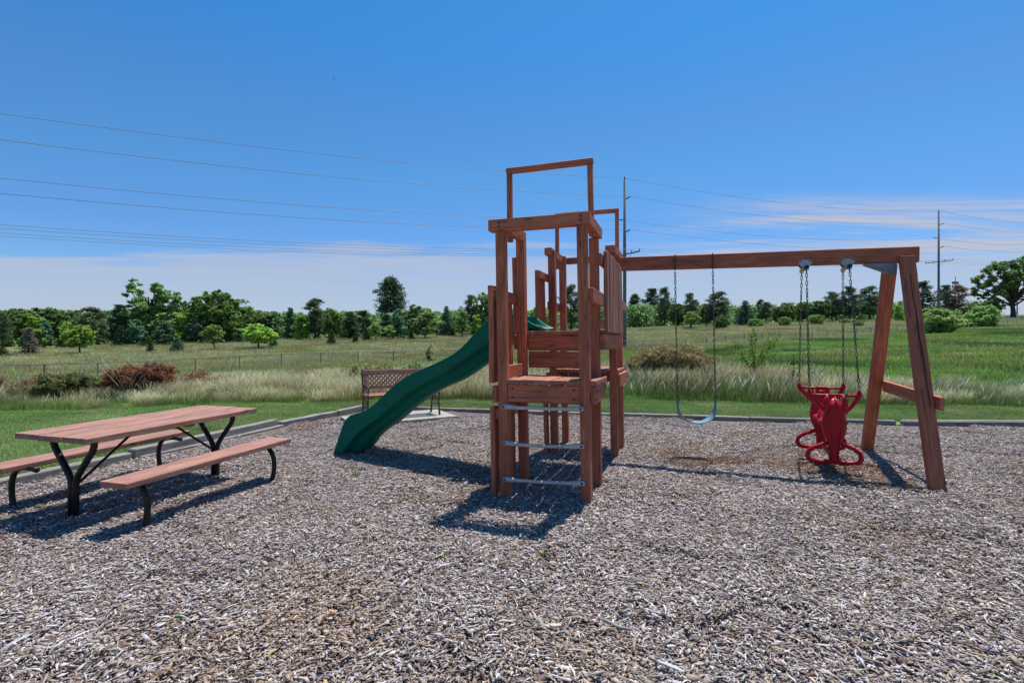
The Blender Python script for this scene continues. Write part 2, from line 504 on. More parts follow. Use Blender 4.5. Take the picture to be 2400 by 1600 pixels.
# ------------------------------------------------------------------ lie of the land
COLS = np.array([-1600., 0., 400., 800., 1200., 1600., 2000., 2400., 3600.])
FENCE_D = np.array([30., 34.2, 37.9, 42.7, 48.9, 57.2, 68.9, 86.6, 130.])
FENCE_Z = np.array([-1.5, -1.27, -1.03, -0.62, -0.09, 0.72, 2.13, 4.4, 8.0])
TREE_D = np.array([70., 76., 80., 86., 95., 105., 120., 140., 180.])
TREE_Z = np.array([0.7, 0.75, 1.05, 1.7, 3.1, 4.4, 6.2, 8.6, 13.])
FAR_ROW = np.array([806., 806., 800., 792., 778., 765., 752., 738., 725.])
def terrain(x, y):
    x = np.asarray(x, float); y = np.asarray(y, float)
    d = np.maximum(y, 1e-3)
    u = 1200 + FPX * x / np.maximum(y, 9.0)
    fd = np.interp(u, COLS, FENCE_D); fz = np.interp(u, COLS, FENCE_Z)
    td = np.interp(u, COLS, TREE_D); tz = np.interp(u, COLS, TREE_Z)
    fr = np.interp(u, COLS, FAR_ROW)
    farz = EYE - (fr - 800) * 420.0 / FPX
    z = np.zeros_like(d)
    a = 14.0
    s1 = np.clip((d - a) / (fd - a), 0, 1)
    # smooth start so the lawn stays level
    k = s1 * s1 * (3 - 2 * s1) * 0.55 + s1 * 0.45
    near = np.where(u > 1300, k, s1) * fz
    s2 = np.clip((d - fd) / (td - fd), 0, 1)
    mid = fz + (tz - fz) * s2
    s3 = np.clip((d - td) / (420 - td), 0, 1)
    farv = tz + (farz - tz) * s3
    z = np.where(d < fd, near, np.where(d < td, mid, farv))
    z = np.where(d < a, 0.0, z)
    und = 0.12 * np.sin(x * 0.21 + y * 0.13) * np.sin(y * 0.17 - x * 0.07)
    z = z + und * np.clip((d - 18) / 25, 0, 1)
    return z
def tz1(x, y): return float(terrain(np.array([x]), np.array([y]))[0])
def ground_row(px, d):
    x = (px - 1200) / FPX * d
    return 800 + (EYE - tz1(x, d)) * FPX / d
def dist_for_row(px, row):
    ds = np.linspace(np.interp(px, COLS, FENCE_D) * 1.03, np.interp(px, COLS, TREE_D) * 1.25, 120)
    rows = np.array([ground_row(px, d) for d in ds])
    return float(ds[np.argmin(np.abs(rows - row))])
def G(px, row, z=0.0):
    d = FPX * (EYE - z) / (row - 800.0)
    return Vector(((px - 1200) / FPX * d, d, z))
def at_d(px, row, d):
    return Vector(((px - 1200) / FPX * d, d, EYE - (row - 800) * d / FPX))

MULCH = [(-7.8, -3.2), (-5.30, 5.24), (-4.92, 6.5), (-4.21, 9.02), (-3.6, 10.36), (-3.25, 11.2), (-2.3, 11.2), (-.45, 10.76),
         (2.23, 10.13), (7.06, 9.17), (9.3, 9.06), (17, 8.55), (17, -3.2)]
TALL = [(-40., 6.5), (-22., 9.0), (-11.1, 10.85), (-6.2, 12.4), (-.9, 13.3), (3.7, 13.1), (11.8, 11.6), (24., 9.8), (40., 8.2)]
def inside(poly, x, y):
    x = np.asarray(x); y = np.asarray(y)
    r = np.zeros(x.shape, bool)
    n = len(poly)
    for i in range(n):
        x1, y1 = poly[i]; x2, y2 = poly[(i + 1) % n]
        c = ((y1 > y) != (y2 > y)) & (x < (x2 - x1) * (y - y1) / (y2 - y1 + 1e-12) + x1)
        r ^= c
    return r
TX = np.array([p[0] for p in TALL]); TY = np.array([p[1] for p in TALL])
def tall_edge(x): return np.interp(x, TX, TY)

def ground_mat():
    m, t, b, out = new_mat('meadow_ground')
    at = N(t, 'ShaderNodeAttribute', attribute_name='col')
    tcx = t.nodes.new('ShaderNodeTexCoord')
    n = N(t, 'ShaderNodeTexNoise', i_Scale=0.9, i_Detail=10.0, i_Roughness=0.7)
    t.links.new(tcx.outputs['Object'], n.inputs['Vector'])
    cr = ramp(t, [(0.3, (0.6, 0.62, 0.55)), (0.7, (1.35, 1.3, 1.35))])
    t.links.new(n.outputs[0], cr.inputs[0])
    mx = N(t, 'ShaderNodeMix', data_type='RGBA', blend_type='MULTIPLY'); mx.inputs[0].default_value = 1.0
    t.links.new(at.outputs['Color'], mx.inputs[6]); t.links.new(cr.outputs[0], mx.inputs[7])
    t.links.new(mx.outputs[2], b.inputs['Base Color'])
    b.inputs['Roughness'].default_value = 1.0
    b.inputs['Specular IOR Level'].default_value = 0.05
    bm_ = N(t, 'ShaderNodeBump', i_Strength=0.6, i_Distance=0.15)
    t.links.new(n.outputs[0], bm_.inputs['Height']); t.links.new(bm_.outputs[0], b.inputs['Normal'])
    return m
def meadow_colour(x, y):
    """pigment of the plants: green before the fence at right, straw and green elsewhere"""
    x = np.asarray(x, float); y = np.asarray(y, float)
    u = 1200 + FPX * x / np.maximum(y, 9.0)
    fd = np.interp(u, COLS, FENCE_D)
    n = 0.5 + 0.25 * np.sin(x * 0.33 + 1.3 * np.sin(y * 0.11)) + 0.25 * np.sin(y * 0.41 + 1.7 * np.sin(x * 0.17))
    green = np.array([0.150, 0.240, 0.075]); straw = np.array([0.28, 0.25, 0.14]); mix = np.array([0.18, 0.215, 0.09])
    inner = (y < fd)[..., None]
    gr = np.clip((u - 1350) / 500, 0, 1)[..., None]
    c_in = mix * (1 - gr) + green * gr
    c_out = mix * (1 - 0.6 * n[..., None]) + straw * (0.6 * n[..., None])
    return np.where(inner, c_in, c_out)
xs = np.concatenate([np.arange(-420, -60, 8), np.arange(-60, 90, 1.5), np.arange(90, 561, 8)]).astype(float)
ys = np.concatenate([np.arange(-40, 10, 2), np.arange(10, 100, 1.5), np.arange(100, 200, 4), np.arange(200, 521, 16)]).astype(float)
XX, YY = np.meshgrid(xs, ys)
ZZ = terrain(XX, YY) - 0.05
nx_, ny_ = len(xs), len(ys)
idg = np.arange(nx_ * ny_).reshape(ny_, nx_)
quads = np.stack([idg[:-1, :-1], idg[:-1, 1:], idg[1:, 1:], idg[1:, :-1]], -1).reshape(-1)
me = mesh_np('field', np.stack([XX, YY, ZZ], -1).reshape(-1, 3), quads, 4, ground_mat(), meadow_colour(XX, YY).reshape(-1, 3) * 0.75, smooth=True)
tag(link(bpy.data.objects.new('field', me)), 'grassy meadow rising towards the tree line', kind='structure')

# lawn and mulch sheets
def lawn_mat():
    m, t, b, out = new_mat('lawn_turf')
    tcx = t.nodes.new('ShaderNodeTexCoord')
    n = N(t, 'ShaderNodeTexNoise', i_Scale=1.3, i_Detail=9.0, i_Roughness=0.65)
    t.links.new(tcx.outputs['Object'], n.inputs['Vector'])
    n2 = N(t, 'ShaderNodeTexNoise', i_Scale=40.0, i_Detail=4.0, i_Roughness=0.7)
    t.links.new(tcx.outputs['Object'], n2.inputs['Vector'])
    s = math_node(t, 'ADD', math_node(t, 'MULTIPLY', n.outputs[0], 0.6), math_node(t, 'MULTIPLY', n2.outputs[0], 0.4))
    cr = ramp(t, [(0.3, (0.078, 0.142, 0.037)), (0.5, (0.121, 0.219, 0.053)), (0.7, (0.221, 0.298, 0.102))])
    t.links.new(s, cr.inputs[0])
    t.links.new(cr.outputs[0], b.inputs['Base Color'])
    b.inputs['Roughness'].default_value = 1.0
    b.inputs['Specular IOR Level'].default_value = 0.05
    return m
def mulch_mat():
    m, t, b, out = new_mat('mulch_soil')
    tcx = t.nodes.new('ShaderNodeTexCoord')
    v = N(t, 'ShaderNodeTexVoronoi', i_Scale=38.0)
    t.links.new(tcx.outputs['Object'], v.inputs['Vector'])
    cr = ramp(t, [(0.0, (0.05, 0.036, 0.026)), (0.5, (0.12, 0.09, 0.068)), (1.0, (0.22, 0.18, 0.15))])
    t.links.new(v.outputs['Color'], cr.inputs[0])
    t.links.new(cr.outputs[0], b.inputs['Base Color'])
    b.inputs['Roughness'].default_value = 0.95
    return m
lawn_poly = [(-40, -3.2)] + [(-7.8, -3.2), (-5.30, 5.24), (-4.92, 6.5), (-4.21, 9.02), (-3.6, 10.36), (-3.25, 11.2), (-2.3, 11.2), (-.45, 10.76),
         (2.23, 10.13), (7.06, 9.17), (9.3, 9.06), (17, 8.55), (40, 7.0)] + [(x, y + 1.2) for x, y in reversed(TALL)]
mb = MB(); mb.add([(x, y, 0.02) for x, y in lawn_poly], [tuple(range(len(lawn_poly)))])
tag(mb.build('lawn', lawn_mat()), 'mown lawn around the play area', kind='structure')
mb = MB(); mb.add([(x, y, 0.0) for x, y in MULCH], [tuple(range(len(MULCH)))])
tag(mb.build('mulch_bed', mulch_mat()), 'wood mulch bed of the play area', kind='structure')

# ------------------------------------------------------------------ ground cover
rng = np.random.default_rng(11)
CHIP_COLS = np.array([(0.468, 0.414, 0.394), (0.372, 0.308, 0.278), (0.276, 0.218, 0.191), (0.532, 0.493, 0.484), (0.299, 0.230, 0.187), (0.149, 0.106, 0.088), (0.415, 0.403, 0.426), (0.192, 0.140, 0.116), (0.447, 0.336, 0.219)])
CHIP_P = np.array([.17, .17, .15, .14, .11, .09, .09, .05, .03])
def chips_mesh(name, n, rad, lmean, wmean, zmax, seed, tint=(1, 1, 1), bend_s=0.06):
    rg = np.random.default_rng(seed)
    L = np.clip(rg.lognormal(math.log(lmean), 0.45, n), 0.012, 0.17)
    W = np.clip(rg.lognormal(math.log(wmean), 0.4, n), 0.004, 0.03)
    W = np.minimum(W, L * 0.6)
    T = W * rg.uniform(0.2, 0.5, n)
    rr = rad * np.sqrt(rg.uniform(0, 1, n)); th = rg.uniform(0, 2 * np.pi, n)
    c = np.stack([rr * np.cos(th), rr * np.sin(th), rg.uniform(0.002, zmax, n)], -1)
    yaw = rg.uniform(0, 2 * np.pi, n); pit = rg.normal(0, 0.13, n); rol = rg.normal(0, 0.28, n)
    # 8-vertex splinter with a skewed end and a bent middle (12 verts)
    base = []
    for s, k in ((-0.5, 0.55), (rg.uniform(-.1, .1), 1.0), (0.5, 0.6)):
        for (yy, zz) in ((-.5, -.5), (.5, -.5), (.5, .5), (-.5, .5)):
            base.append((s, yy * k, zz * k))
    base = np.array(base)                                   # 12,3
    P = np.repeat(base[None], n, 0)
    P = P + rg.normal(0, 0.07, P.shape) * np.array([0.6, 1, 1])
    P[:, :, 0] *= L[:, None]; P[:, :, 1] *= W[:, None]; P[:, :, 2] *= T[:, None]
    bend = rg.normal(0, bend_s, n)
    P[:, 4:8, 1] += (bend * L)[:, None]
    P[:, 4:8, 2] += (np.abs(rg.normal(0, 0.04, n)) * L)[:, None]
    def rotm(P, ang, ax):
        cs, sn = np.cos(ang)[:, None], np.sin(ang)[:, None]
        i, j = [(1, 2), (2, 0), (0, 1)][ax]
        a, b = P[:, :, i].copy(), P[:, :, j].copy()
        P[:, :, i] = a * cs - b * sn; P[:, :, j] = a * sn + b * cs
    rotm(P, rol, 0); rotm(P, pit, 1); rotm(P, yaw, 2)
    P += c[:, None]
    f = np.array([(0, 1, 5, 4), (1, 2, 6, 5), (2, 3, 7, 6), (3, 0, 4, 7), (4, 5, 9, 8), (5, 6, 10, 9), (6, 7, 11, 10), (7, 4, 8, 11), (3, 2, 1, 0), (8, 9, 10, 11)])
    F = (f[None] + (np.arange(n) * 12)[:, None, None]).reshape(-1)
    ci = rg.choice(len(CHIP_COLS), n, p=CHIP_P)
    cc = CHIP_COLS[ci] * rg.uniform(0.75, 1.25, (n, 1)) * (1 + rg.normal(0, 0.03, (n, 3))) * np.array(tint)
    return mesh_np(name, P.reshape(-1, 3), F, 4, M_CHIP, np.repeat(np.clip(cc, 0.02, 0.75), 12, 0))
chip_protos = [proto('chips_%s' % n, chips_mesh('chips_%s' % n, 2600, 0.55, 0.028, 0.0074, 0.026, s)) for n, s in (('fine', 1), ('mixed', 2), ('loose', 3))]
chip_protos.append(proto('chips_coarse', chips_mesh('chips_coarse', 60, 0.55, 0.066, 0.0145, 0.034, 4, bend_s=0.03)))
chip_protos.append(proto('chips_brown', chips_mesh('chips_brown', 2300, 0.55, 0.024, 0.008, 0.024, 5, tint=(0.90, 0.81, 0.70))))
chip_protos.append(proto('chips_dirt', chips_mesh('chips_dirt', 2300, 0.55, 0.02, 0.007, 0.02, 6, tint=(0.72, 0.56, 0.42))))
gx, gy = np.meshgrid(np.arange(-7.5, 14.5, 0.42), np.arange(1.2, 11.6, 0.42))
gx = gx.ravel() + rng.uniform(-.2, .2, gx.size); gy = gy.ravel() + rng.uniform(-.2, .2, gy.size)
shr = lambda m: inside(MULCH, gx + m[0], gy + m[1])
ok = shr((0, 0.45)) & shr((-.45, 0)) & shr((0, -0.2)) & (np.abs(gx) < gy * 1.1 + 1.6)
gx, gy = gx[ok], gy[ok]
nA = len(gx)
cx_, cy_ = np.meshgrid(np.arange(-5.5, 7.5, 0.8), np.arange(1.6, 6.5, 0.8))
cx_ = cx_.ravel() + rng.uniform(-.4, .4, cx_.size); cy_ = cy_.ravel() + rng.uniform(-.4, .4, cy_.size)
ok = inside(MULCH, cx_ - .5, cy_ + .5) & (np.abs(cx_) < cy_ * 1.1 + 1.2) & (rng.uniform(0, 1, cx_.size) < np.where(cy_ < 4.2, 0.95, 0.3))
cx_, cy_ = cx_[ok], cy_[ok]
pts = np.concatenate([np.stack([gx, gy, np.zeros(nA)], -1), np.stack([cx_, cy_, np.zeros(len(cx_))], -1)])
# the pit is never flat: low heaps and hollows, scuffed hollows under the swings
def heap(x, y):
    h = 0.016 * np.sin(x * 2.1 + 1.1 * np.sin(y * 1.3)) * np.sin(y * 1.7 + 0.6) + 0.010 * np.sin(x * 5.3 + y * 3.1)
    return h
pts[:, 2] = heap(pts[:, 0], pts[:, 1]) + 0.004
brown = 0.5 + 0.5 * np.sin(gx * 1.1 + 2.0 * np.sin(gy * 0.6 + 0.5)) * np.sin(gy * 0.9 + 1.2 * np.sin(gx * 0.5))
scuff = (np.hypot((gx - 4.0) / 1.0, (gy - 5.95) / 0.6) < 1) | (np.hypot((gx - 2.55) / 0.7, (gy - 6.4) / 0.5) < 1)
isb = ((brown > 0.72) & (rng.uniform(0, 1, nA) < 0.3)) | ((gx < -0.5) & (gy < 4.5) & (rng.uniform(0, 1, nA) < 0.16)) | scuff
idx = np.concatenate([np.where(scuff, 5, np.where(isb, 4, rng.integers(0, 3, nA))), np.full(len(cx_), 3)])
pts[:nA, 2] += np.where(scuff, 0.006, 0)
scatter('wood_chips', chip_protos, pts, rng.uniform(0, 6.28, len(pts)), rng.uniform(0.9, 1.15, len(pts)), idx,
        'weathered grey brown wood chips covering the play area', tilt=rng.normal(0, 0.03, (len(pts), 2)))

def blades_mesh(name, n, rad, hmin, hmax, wid, seed, base, tip, segs=3, lean=0.35, wind=(0.25, 0.0), clump=0, bright=0.38, head=None, square=False):
    """n grass blades; pigment runs from base to tip colour; head = (share, colour) seed heads"""
    rg = np.random.default_rng(seed)
    if square:
        x0 = rg.uniform(-rad, rad, n); y0 = rg.uniform(-rad, rad, n)
    else:
        rr = rad * np.sqrt(rg.uniform(0, 1, n)); th = rg.uniform(0, 2 * np.pi, n)
        x0 = rr * np.cos(th); y0 = rr * np.sin(th)
    if clump:
        cxs = rg.uniform(-rad, rad, (clump, 2)); ii = rg.integers(0, clump, n)
        sp = rad * 0.16
        x0 = np.where(rg.uniform(0, 1, n) < .7, cxs[ii, 0] + rg.normal(0, sp, n), x0); y0 = np.where(rg.uniform(0, 1, n) < .7, cxs[ii, 1] + rg.normal(0, sp, n), y0)
    h = rg.uniform(hmin, hmax, n)
    ang = rg.uniform(0, 2 * np.pi, n)
    lx = np.cos(ang) * lean * rg.uniform(0.2, 1, n) + wind[0]; ly = np.sin(ang) * lean * rg.uniform(0.2, 1, n) + wind[1]
    fa = rg.uniform(0, np.pi, n)
    dx, dy = np.cos(fa), np.sin(fa)
    wv = wid * rg.uniform(0.6, 1.4, n)
    V = []; C = []
    bc = np.array(base); tcx = np.array(tip)
    br = rg.uniform(1 - bright, 1 + bright, (n, 1)); hue = 1 + rg.normal(0, 0.06, (n, 3))
    ishead = rg.uniform(0, 1, n) < (head[0] if head else 0)
    tmix = rg.uniform(0.4, 1.0, (n, 1))
    for k in range(segs + 1):
        s = k / segs
        px_ = x0 + lx * h * s * s; py_ = y0 + ly * h * s * s; pz_ = h * s * (1 - 0.12 * s)
        ww = wv * (1 - s) ** 0.7 if not head else np.where(ishead, wv * (0.55 + 1.3 * (s > 0.7) * (s < 0.99)), wv * (1 - s) ** 0.7)
        ww = np.maximum(ww, wv * 0.06)
        V.append(np.stack([px_ - dx * ww, py_ - dy * ww, pz_], -1)); V.append(np.stack([px_ + dx * ww, py_ + dy * ww, pz_], -1))
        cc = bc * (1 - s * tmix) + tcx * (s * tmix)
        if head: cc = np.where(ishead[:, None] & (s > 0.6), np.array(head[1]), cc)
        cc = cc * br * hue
        C.append(cc); C.append(cc)
    V = np.stack(V, 1); C = np.stack(C, 1)
    m = 2 * (segs + 1)
    f = np.array([(2 * k, 2 * k + 1, 2 * k + 3, 2 * k + 2) for k in range(segs)])
    F = (f[None] + (np.arange(n) * m)[:, None, None]).reshape(-1)
    return mesh_np(name, V.reshape(-1, 3), F, 4, M_GRASS, np.clip(C.reshape(-1, 3), 0.005, 0.8))
# mown lawn
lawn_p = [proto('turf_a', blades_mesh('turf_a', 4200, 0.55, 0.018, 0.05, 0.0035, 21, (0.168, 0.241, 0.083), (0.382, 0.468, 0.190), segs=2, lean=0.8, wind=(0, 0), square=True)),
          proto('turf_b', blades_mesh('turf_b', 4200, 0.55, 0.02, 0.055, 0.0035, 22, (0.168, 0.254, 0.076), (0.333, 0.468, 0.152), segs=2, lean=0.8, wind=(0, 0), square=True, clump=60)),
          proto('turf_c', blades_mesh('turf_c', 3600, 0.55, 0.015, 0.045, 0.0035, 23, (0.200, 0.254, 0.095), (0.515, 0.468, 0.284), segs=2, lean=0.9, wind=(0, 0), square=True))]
gx, gy = np.meshgrid(np.arange(-16, 18, 0.95), np.arange(3.5, 14.5, 0.95))
gx = gx.ravel() + rng.uniform(-.1, .1, gx.size); gy = gy.ravel() + rng.uniform(-.1, .1, gy.size)
okc = np.ones(gx.shape, bool)
def lawn_ok(x, y, r=0.0): return inside(lawn_poly, x, y)
# keep the turf tiles off the mulch: a tile stays if its centre and its corners clear the timbers
m_ = 0.5
clear = ~(inside(MULCH, gx, gy) | inside(MULCH, gx + m_, gy - m_) | inside(MULCH, gx - m_, gy - m_) | inside(MULCH, gx + m_, gy) | inside(MULCH, gx, gy - m_))
ok = clear & (gy < tall_edge(gx) + 0.5) & (np.abs(gx) < gy * 1.1 + 2)
# smaller tufts fill the strip along the timbers
sx, sy = np.meshgrid(np.arange(-12, 16, 0.3), np.arange(3.5, 13.5, 0.3))
sx = sx.ravel() + rng.uniform(-.12, .12, sx.size); sy = sy.ravel() + rng.uniform(-.12, .12, sy.size)
e_ = 0.17
sclear = ~(inside(MULCH, sx, sy) | inside(MULCH, sx + e_, sy - e_) | inside(MULCH, sx + e_, sy) | inside(MULCH, sx, sy - e_))
dist_ok = inside(MULCH, sx + 1.3, sy - 1.3) | inside(MULCH, sx, sy - 1.4) | inside(MULCH, sx + 1.4, sy)
sok = sclear & dist_ok & (np.abs(sx) < sy * 1.1 + 1)
pts = np.concatenate([np.stack([gx[ok], gy[ok], np.full(ok.sum(), 0.02)], -1), np.stack([sx[sok], sy[sok], np.full(sok.sum(), 0.02)], -1)])
scl = np.concatenate([rng.uniform(0.95, 1.2, ok.sum()), rng.uniform(0.26, 0.34, sok.sum())])
li = rng.choice(3, len(pts), p=[.4, .4, .2])
# small tufts would be too short: give them their own prototypes
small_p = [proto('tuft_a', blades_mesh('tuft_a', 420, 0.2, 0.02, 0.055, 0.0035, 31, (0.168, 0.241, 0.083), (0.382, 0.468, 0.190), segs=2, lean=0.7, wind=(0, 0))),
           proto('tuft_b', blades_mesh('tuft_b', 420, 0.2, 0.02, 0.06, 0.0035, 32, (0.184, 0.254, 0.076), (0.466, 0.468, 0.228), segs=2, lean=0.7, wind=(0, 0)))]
li[ok.sum():] = rng.integers(3, 5, sok.sum())
scl[ok.sum():] = rng.uniform(0.9, 1.15, sok.sum())
scatter('lawn_grass', lawn_p + small_p, pts, rng.choice([0, 1.571, 3.142, 4.712], len(pts)), scl, li, 'short mown green lawn grass beyond the timber edging')

# tall grass bank
GB = (0.055, 0.088, 0.022)
tall_p = [proto('straw_grass', blades_mesh('straw_grass', 820, 0.62, 0.35, 0.80, 0.0034, 41, (0.189, 0.201, 0.060), (0.720, 0.604, 0.335), lean=0.55, wind=(0.10, 0.02), head=(0.55, (0.720, 0.660, 0.402)), segs=4)),
          proto('mixed_grass', blades_mesh('mixed_grass', 820, 0.62, 0.3, 0.75, 0.0034, 42, (0.157, 0.198, 0.053), (0.599, 0.475, 0.235), lean=0.4, wind=(0.08, 0.02), head=(0.3, (0.720, 0.584, 0.358)), segs=4)),
          proto('green_grass', blades_mesh('green_grass', 340, 0.62, 0.25, 0.65, 0.006, 43, (0.134, 0.206, 0.060), (0.279, 0.364, 0.148), lean=0.5, wind=(0.12, 0), segs=4, head=(0.08, (0.660, 0.530, 0.505)))),
          proto('rusty_weed', blades_mesh('rusty_weed', 420, 0.55, 0.3, 0.75, 0.0045, 44, (0.146, 0.156, 0.077), (0.446, 0.234, 0.127), lean=0.45, wind=(0.15, 0), segs=4, head=(0.35, (0.465, 0.224, 0.127)))),
          proto('weedy_green', blades_mesh('weedy_green', 300, 0.6, 0.2, 0.8, 0.010, 45, (0.091, 0.125, 0.043), (0.204, 0.232, 0.085), lean=0.7, wind=(0.1, 0), segs=3, clump=9)),
          proto('base_grass', blades_mesh('base_grass', 420, 0.45, 0.12, 0.36, 0.006, 46, (0.139, 0.204, 0.055), (0.254, 0.378, 0.106), lean=0.6, wind=(0.05, 0), segs=3))]
gx, gy = np.meshgrid(np.arange(-32, 34, 0.62), np.arange(9.5, 27, 0.62))
gx = gx.ravel() + rng.uniform(-.3, .3, gx.size); gy = gy.ravel() + rng.uniform(-.3, .3, gy.size)
uu = 1200 + FPX * gx / gy
fdist = np.interp(uu, COLS, FENCE_D)
depth = gy - tall_edge(gx)
limit = np.interp(uu, [0, 1100, 1400, 1750, 1900, 2400], [14, 14, 8.5, 7.0, 5.0, 4.0]) + rng.normal(0, 0.7, gx.size)
ok = (depth > 0.05) & (depth < limit) & (np.abs(gx) < gy * 1.12 + 1.5)
gx, gy, uu, depth, limit = gx[ok], gy[ok], uu[ok], depth[ok], limit[ok]
r_ = rng.uniform(0, 1, len(gx))
idx = np.ones(len(gx), int)
left = uu < 300
idx = np.where(left, np.where(r_ < .34, 2, np.where(r_ < .62, 4, np.where((r_ < .80) | (depth < 2.2), 1, 3))), idx)
midl = (uu >= 300) & (uu < 1250)
idx = np.where(midl, np.where(depth < 3.2, np.where(r_ < .72, 0, 1), np.where(r_ < .3, 0, np.where(r_ < .55, 3, np.where(r_ < .8, 2, 1)))), idx)
ctr = (uu >= 1250) & (uu < 1900)
idx = np.where(ctr, np.where(r_ < .12, 0, np.where(r_ < .48, 1, np.where(r_ < .86, 2, 4))), idx)
rt = uu >= 1900
idx = np.where(rt, np.where(r_ < .12, 0, np.where(r_ < .35, 1, 2)), idx)
sc = rng.uniform(0.75, 1.1, len(gx)) * np.interp(depth / limit, [0, .15, .7, 1], [0.8, 1.0, 0.95, 0.55])
sc *= np.interp(uu, [0, 300, 430, 560, 1000, 1300, 1450, 1850, 2000, 2400], [0.62, 0.58, 0.66, 0.9, 1.05, 1.1, 1.3, 1.28, 1.05, 0.85]) * rng.choice([0.85, 1.0, 1.18], len(gx))
pts = np.stack([gx, gy, terrain(gx, gy) - 0.05], -1)
# greener, shorter growth along the mown edge
ex_ = np.arange(-18, 22, 0.45); ex_ = ex_ + rng.uniform(-.12, .12, ex_.size)
ey_ = tall_edge(ex_) + rng.uniform(0.0, 0.4, ex_.size)
pts2 = np.stack([ex_, ey_, np.full(ex_.size, -0.03)], -1)
pts = np.concatenate([pts, pts2]); idx = np.concatenate([idx, np.full(ex_.size, 5)]); sc = np.concatenate([sc, rng.uniform(0.6, 1.05, ex_.size)])
scatter('tall_grass', tall_p, pts, rng.normal(0, 0.35, len(pts)), sc, idx, 'unmown straw coloured and green grass bank between lawn and fence')

# field grass before and beyond the fence
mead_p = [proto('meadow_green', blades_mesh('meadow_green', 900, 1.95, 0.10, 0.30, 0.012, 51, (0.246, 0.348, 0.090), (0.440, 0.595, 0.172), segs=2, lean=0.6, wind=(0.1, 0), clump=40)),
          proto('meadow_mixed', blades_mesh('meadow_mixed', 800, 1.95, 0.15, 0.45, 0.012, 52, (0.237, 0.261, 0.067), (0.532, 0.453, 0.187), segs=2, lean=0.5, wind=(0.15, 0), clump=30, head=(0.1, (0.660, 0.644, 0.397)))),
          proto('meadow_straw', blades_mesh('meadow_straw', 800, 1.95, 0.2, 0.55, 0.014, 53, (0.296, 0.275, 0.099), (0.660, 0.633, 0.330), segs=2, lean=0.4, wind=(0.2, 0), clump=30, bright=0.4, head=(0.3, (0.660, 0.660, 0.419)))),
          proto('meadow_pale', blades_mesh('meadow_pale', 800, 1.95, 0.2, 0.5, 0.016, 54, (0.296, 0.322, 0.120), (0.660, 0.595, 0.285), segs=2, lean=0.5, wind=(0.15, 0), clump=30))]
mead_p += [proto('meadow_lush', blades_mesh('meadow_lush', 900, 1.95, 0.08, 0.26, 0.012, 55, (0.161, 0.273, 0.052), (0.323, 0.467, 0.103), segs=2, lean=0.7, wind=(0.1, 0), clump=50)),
           proto('meadow_dark', blades_mesh('meadow_dark', 900, 1.95, 0.12, 0.36, 0.012, 56, (0.086, 0.151, 0.046), (0.162, 0.267, 0.098), segs=2, lean=0.7, wind=(0.1, 0), clump=30))]
gx, gy = np.meshgrid(np.arange(-60, 160, 2.35), np.arange(15, 150, 2.35))
gx = gx.ravel() + rng.uniform(-.9, .9, gx.size); gy = gy.ravel() + rng.uniform(-.9, .9, gy.size)
uu = 1200 + FPX * gx / gy
fdist = np.interp(uu, COLS, FENCE_D); tdist = np.interp(uu, COLS, TREE_D)
ok = (uu > -150) & (uu < 2560) & (gy < tdist * 1.12) & (gy - tall_edge(gx) > np.interp(uu, [0, 1100, 1400, 1750, 1900, 2400], [13, 13, 7.5, 6.0, 4.0, 3.0]))
gx, gy, uu, fdist, tdist = gx[ok], gy[ok], uu[ok], fdist[ok], tdist[ok]
r_ = rng.uniform(0, 1, len(gx))
inn = gy < fdist
strip = np.abs(gy - fdist) < 5
patch = 0.5 + 0.5 * np.sin(gx * 0.35 + 1.3 * np.sin(gy * 0.2)) * np.sin(gy * 0.23 + gx * 0.05)
idx = np.where(inn, np.where(uu > 1450, np.where(strip & (r_ < .65), np.where(r_ < .3, 2, 1), np.where(r_ < .12, 1, np.where(patch + rng.normal(0, .16, len(gx)) > .62, 4, np.where(patch + rng.normal(0, .16, len(gx)) < .36, 5, 0)))), np.where(r_ < .35, 0, np.where(r_ < .5, 5, 1))),
               np.where(r_ < 0.25 + 0.35 * patch, 2, np.where(r_ < .8, 3, np.where(r_ < .95, 1, 0))))
pts = np.stack([gx, gy, terrain(gx, gy) - 0.05], -1)
scatter('meadow_grass', mead_p, pts, rng.uniform(0, 6.28, len(pts)), rng.uniform(0.9, 1.25, len(pts)), idx,
        'loose green and straw meadow grass on both sides of the wire fence')
# ------------------------------------------------------------------ playset
YAW = R(19)
EX = Vector((math.cos(YAW), -math.sin(YAW), 0)); EY = Vector((math.sin(YAW), math.cos(YAW), 0))
P0 = Vector((-0.063, 4.95, 0)); TW = 0.81
LEAN = 0.0165
def T(x, t, z, lean=LEAN): return P0 + EX * (x - lean * z) + EY * t + Vector((0, 0, z))
UPZ = Vector((0, 0, 1))
play = empty('playset', T(0.4, 1.3, 0, 0), 'red stained timber climbing fort with green wavy slide, ladder and long swing beam on A-frame', 'playset')
def pb(name, a, b, w_, t_, up=UPZ, mat=None, lean=LEAN, label=None, **kw):
    o = board(name, T(*a, lean), T(*b, lean), w_, t_, mat or M_TOWER, play, up=up, **kw)
    if label: o['label'] = label
    return o
PS = 0.094
def post(x, t, z1, label=None): return pb('post', (x, t, -0.06), (x, t, z1), PS, PS, up=EY, label=label, ch=0.004, warp=0.002)
post(0, 0, 2.64); post(TW, 0, 2.64)
post(0, .62, 2.765); post(TW, .62, 2.64)
post(0, 2.0, 2.79); post(TW, 2.0, 2.70)
post(0, 2.66, 2.82); post(TW, 2.66, 2.70)
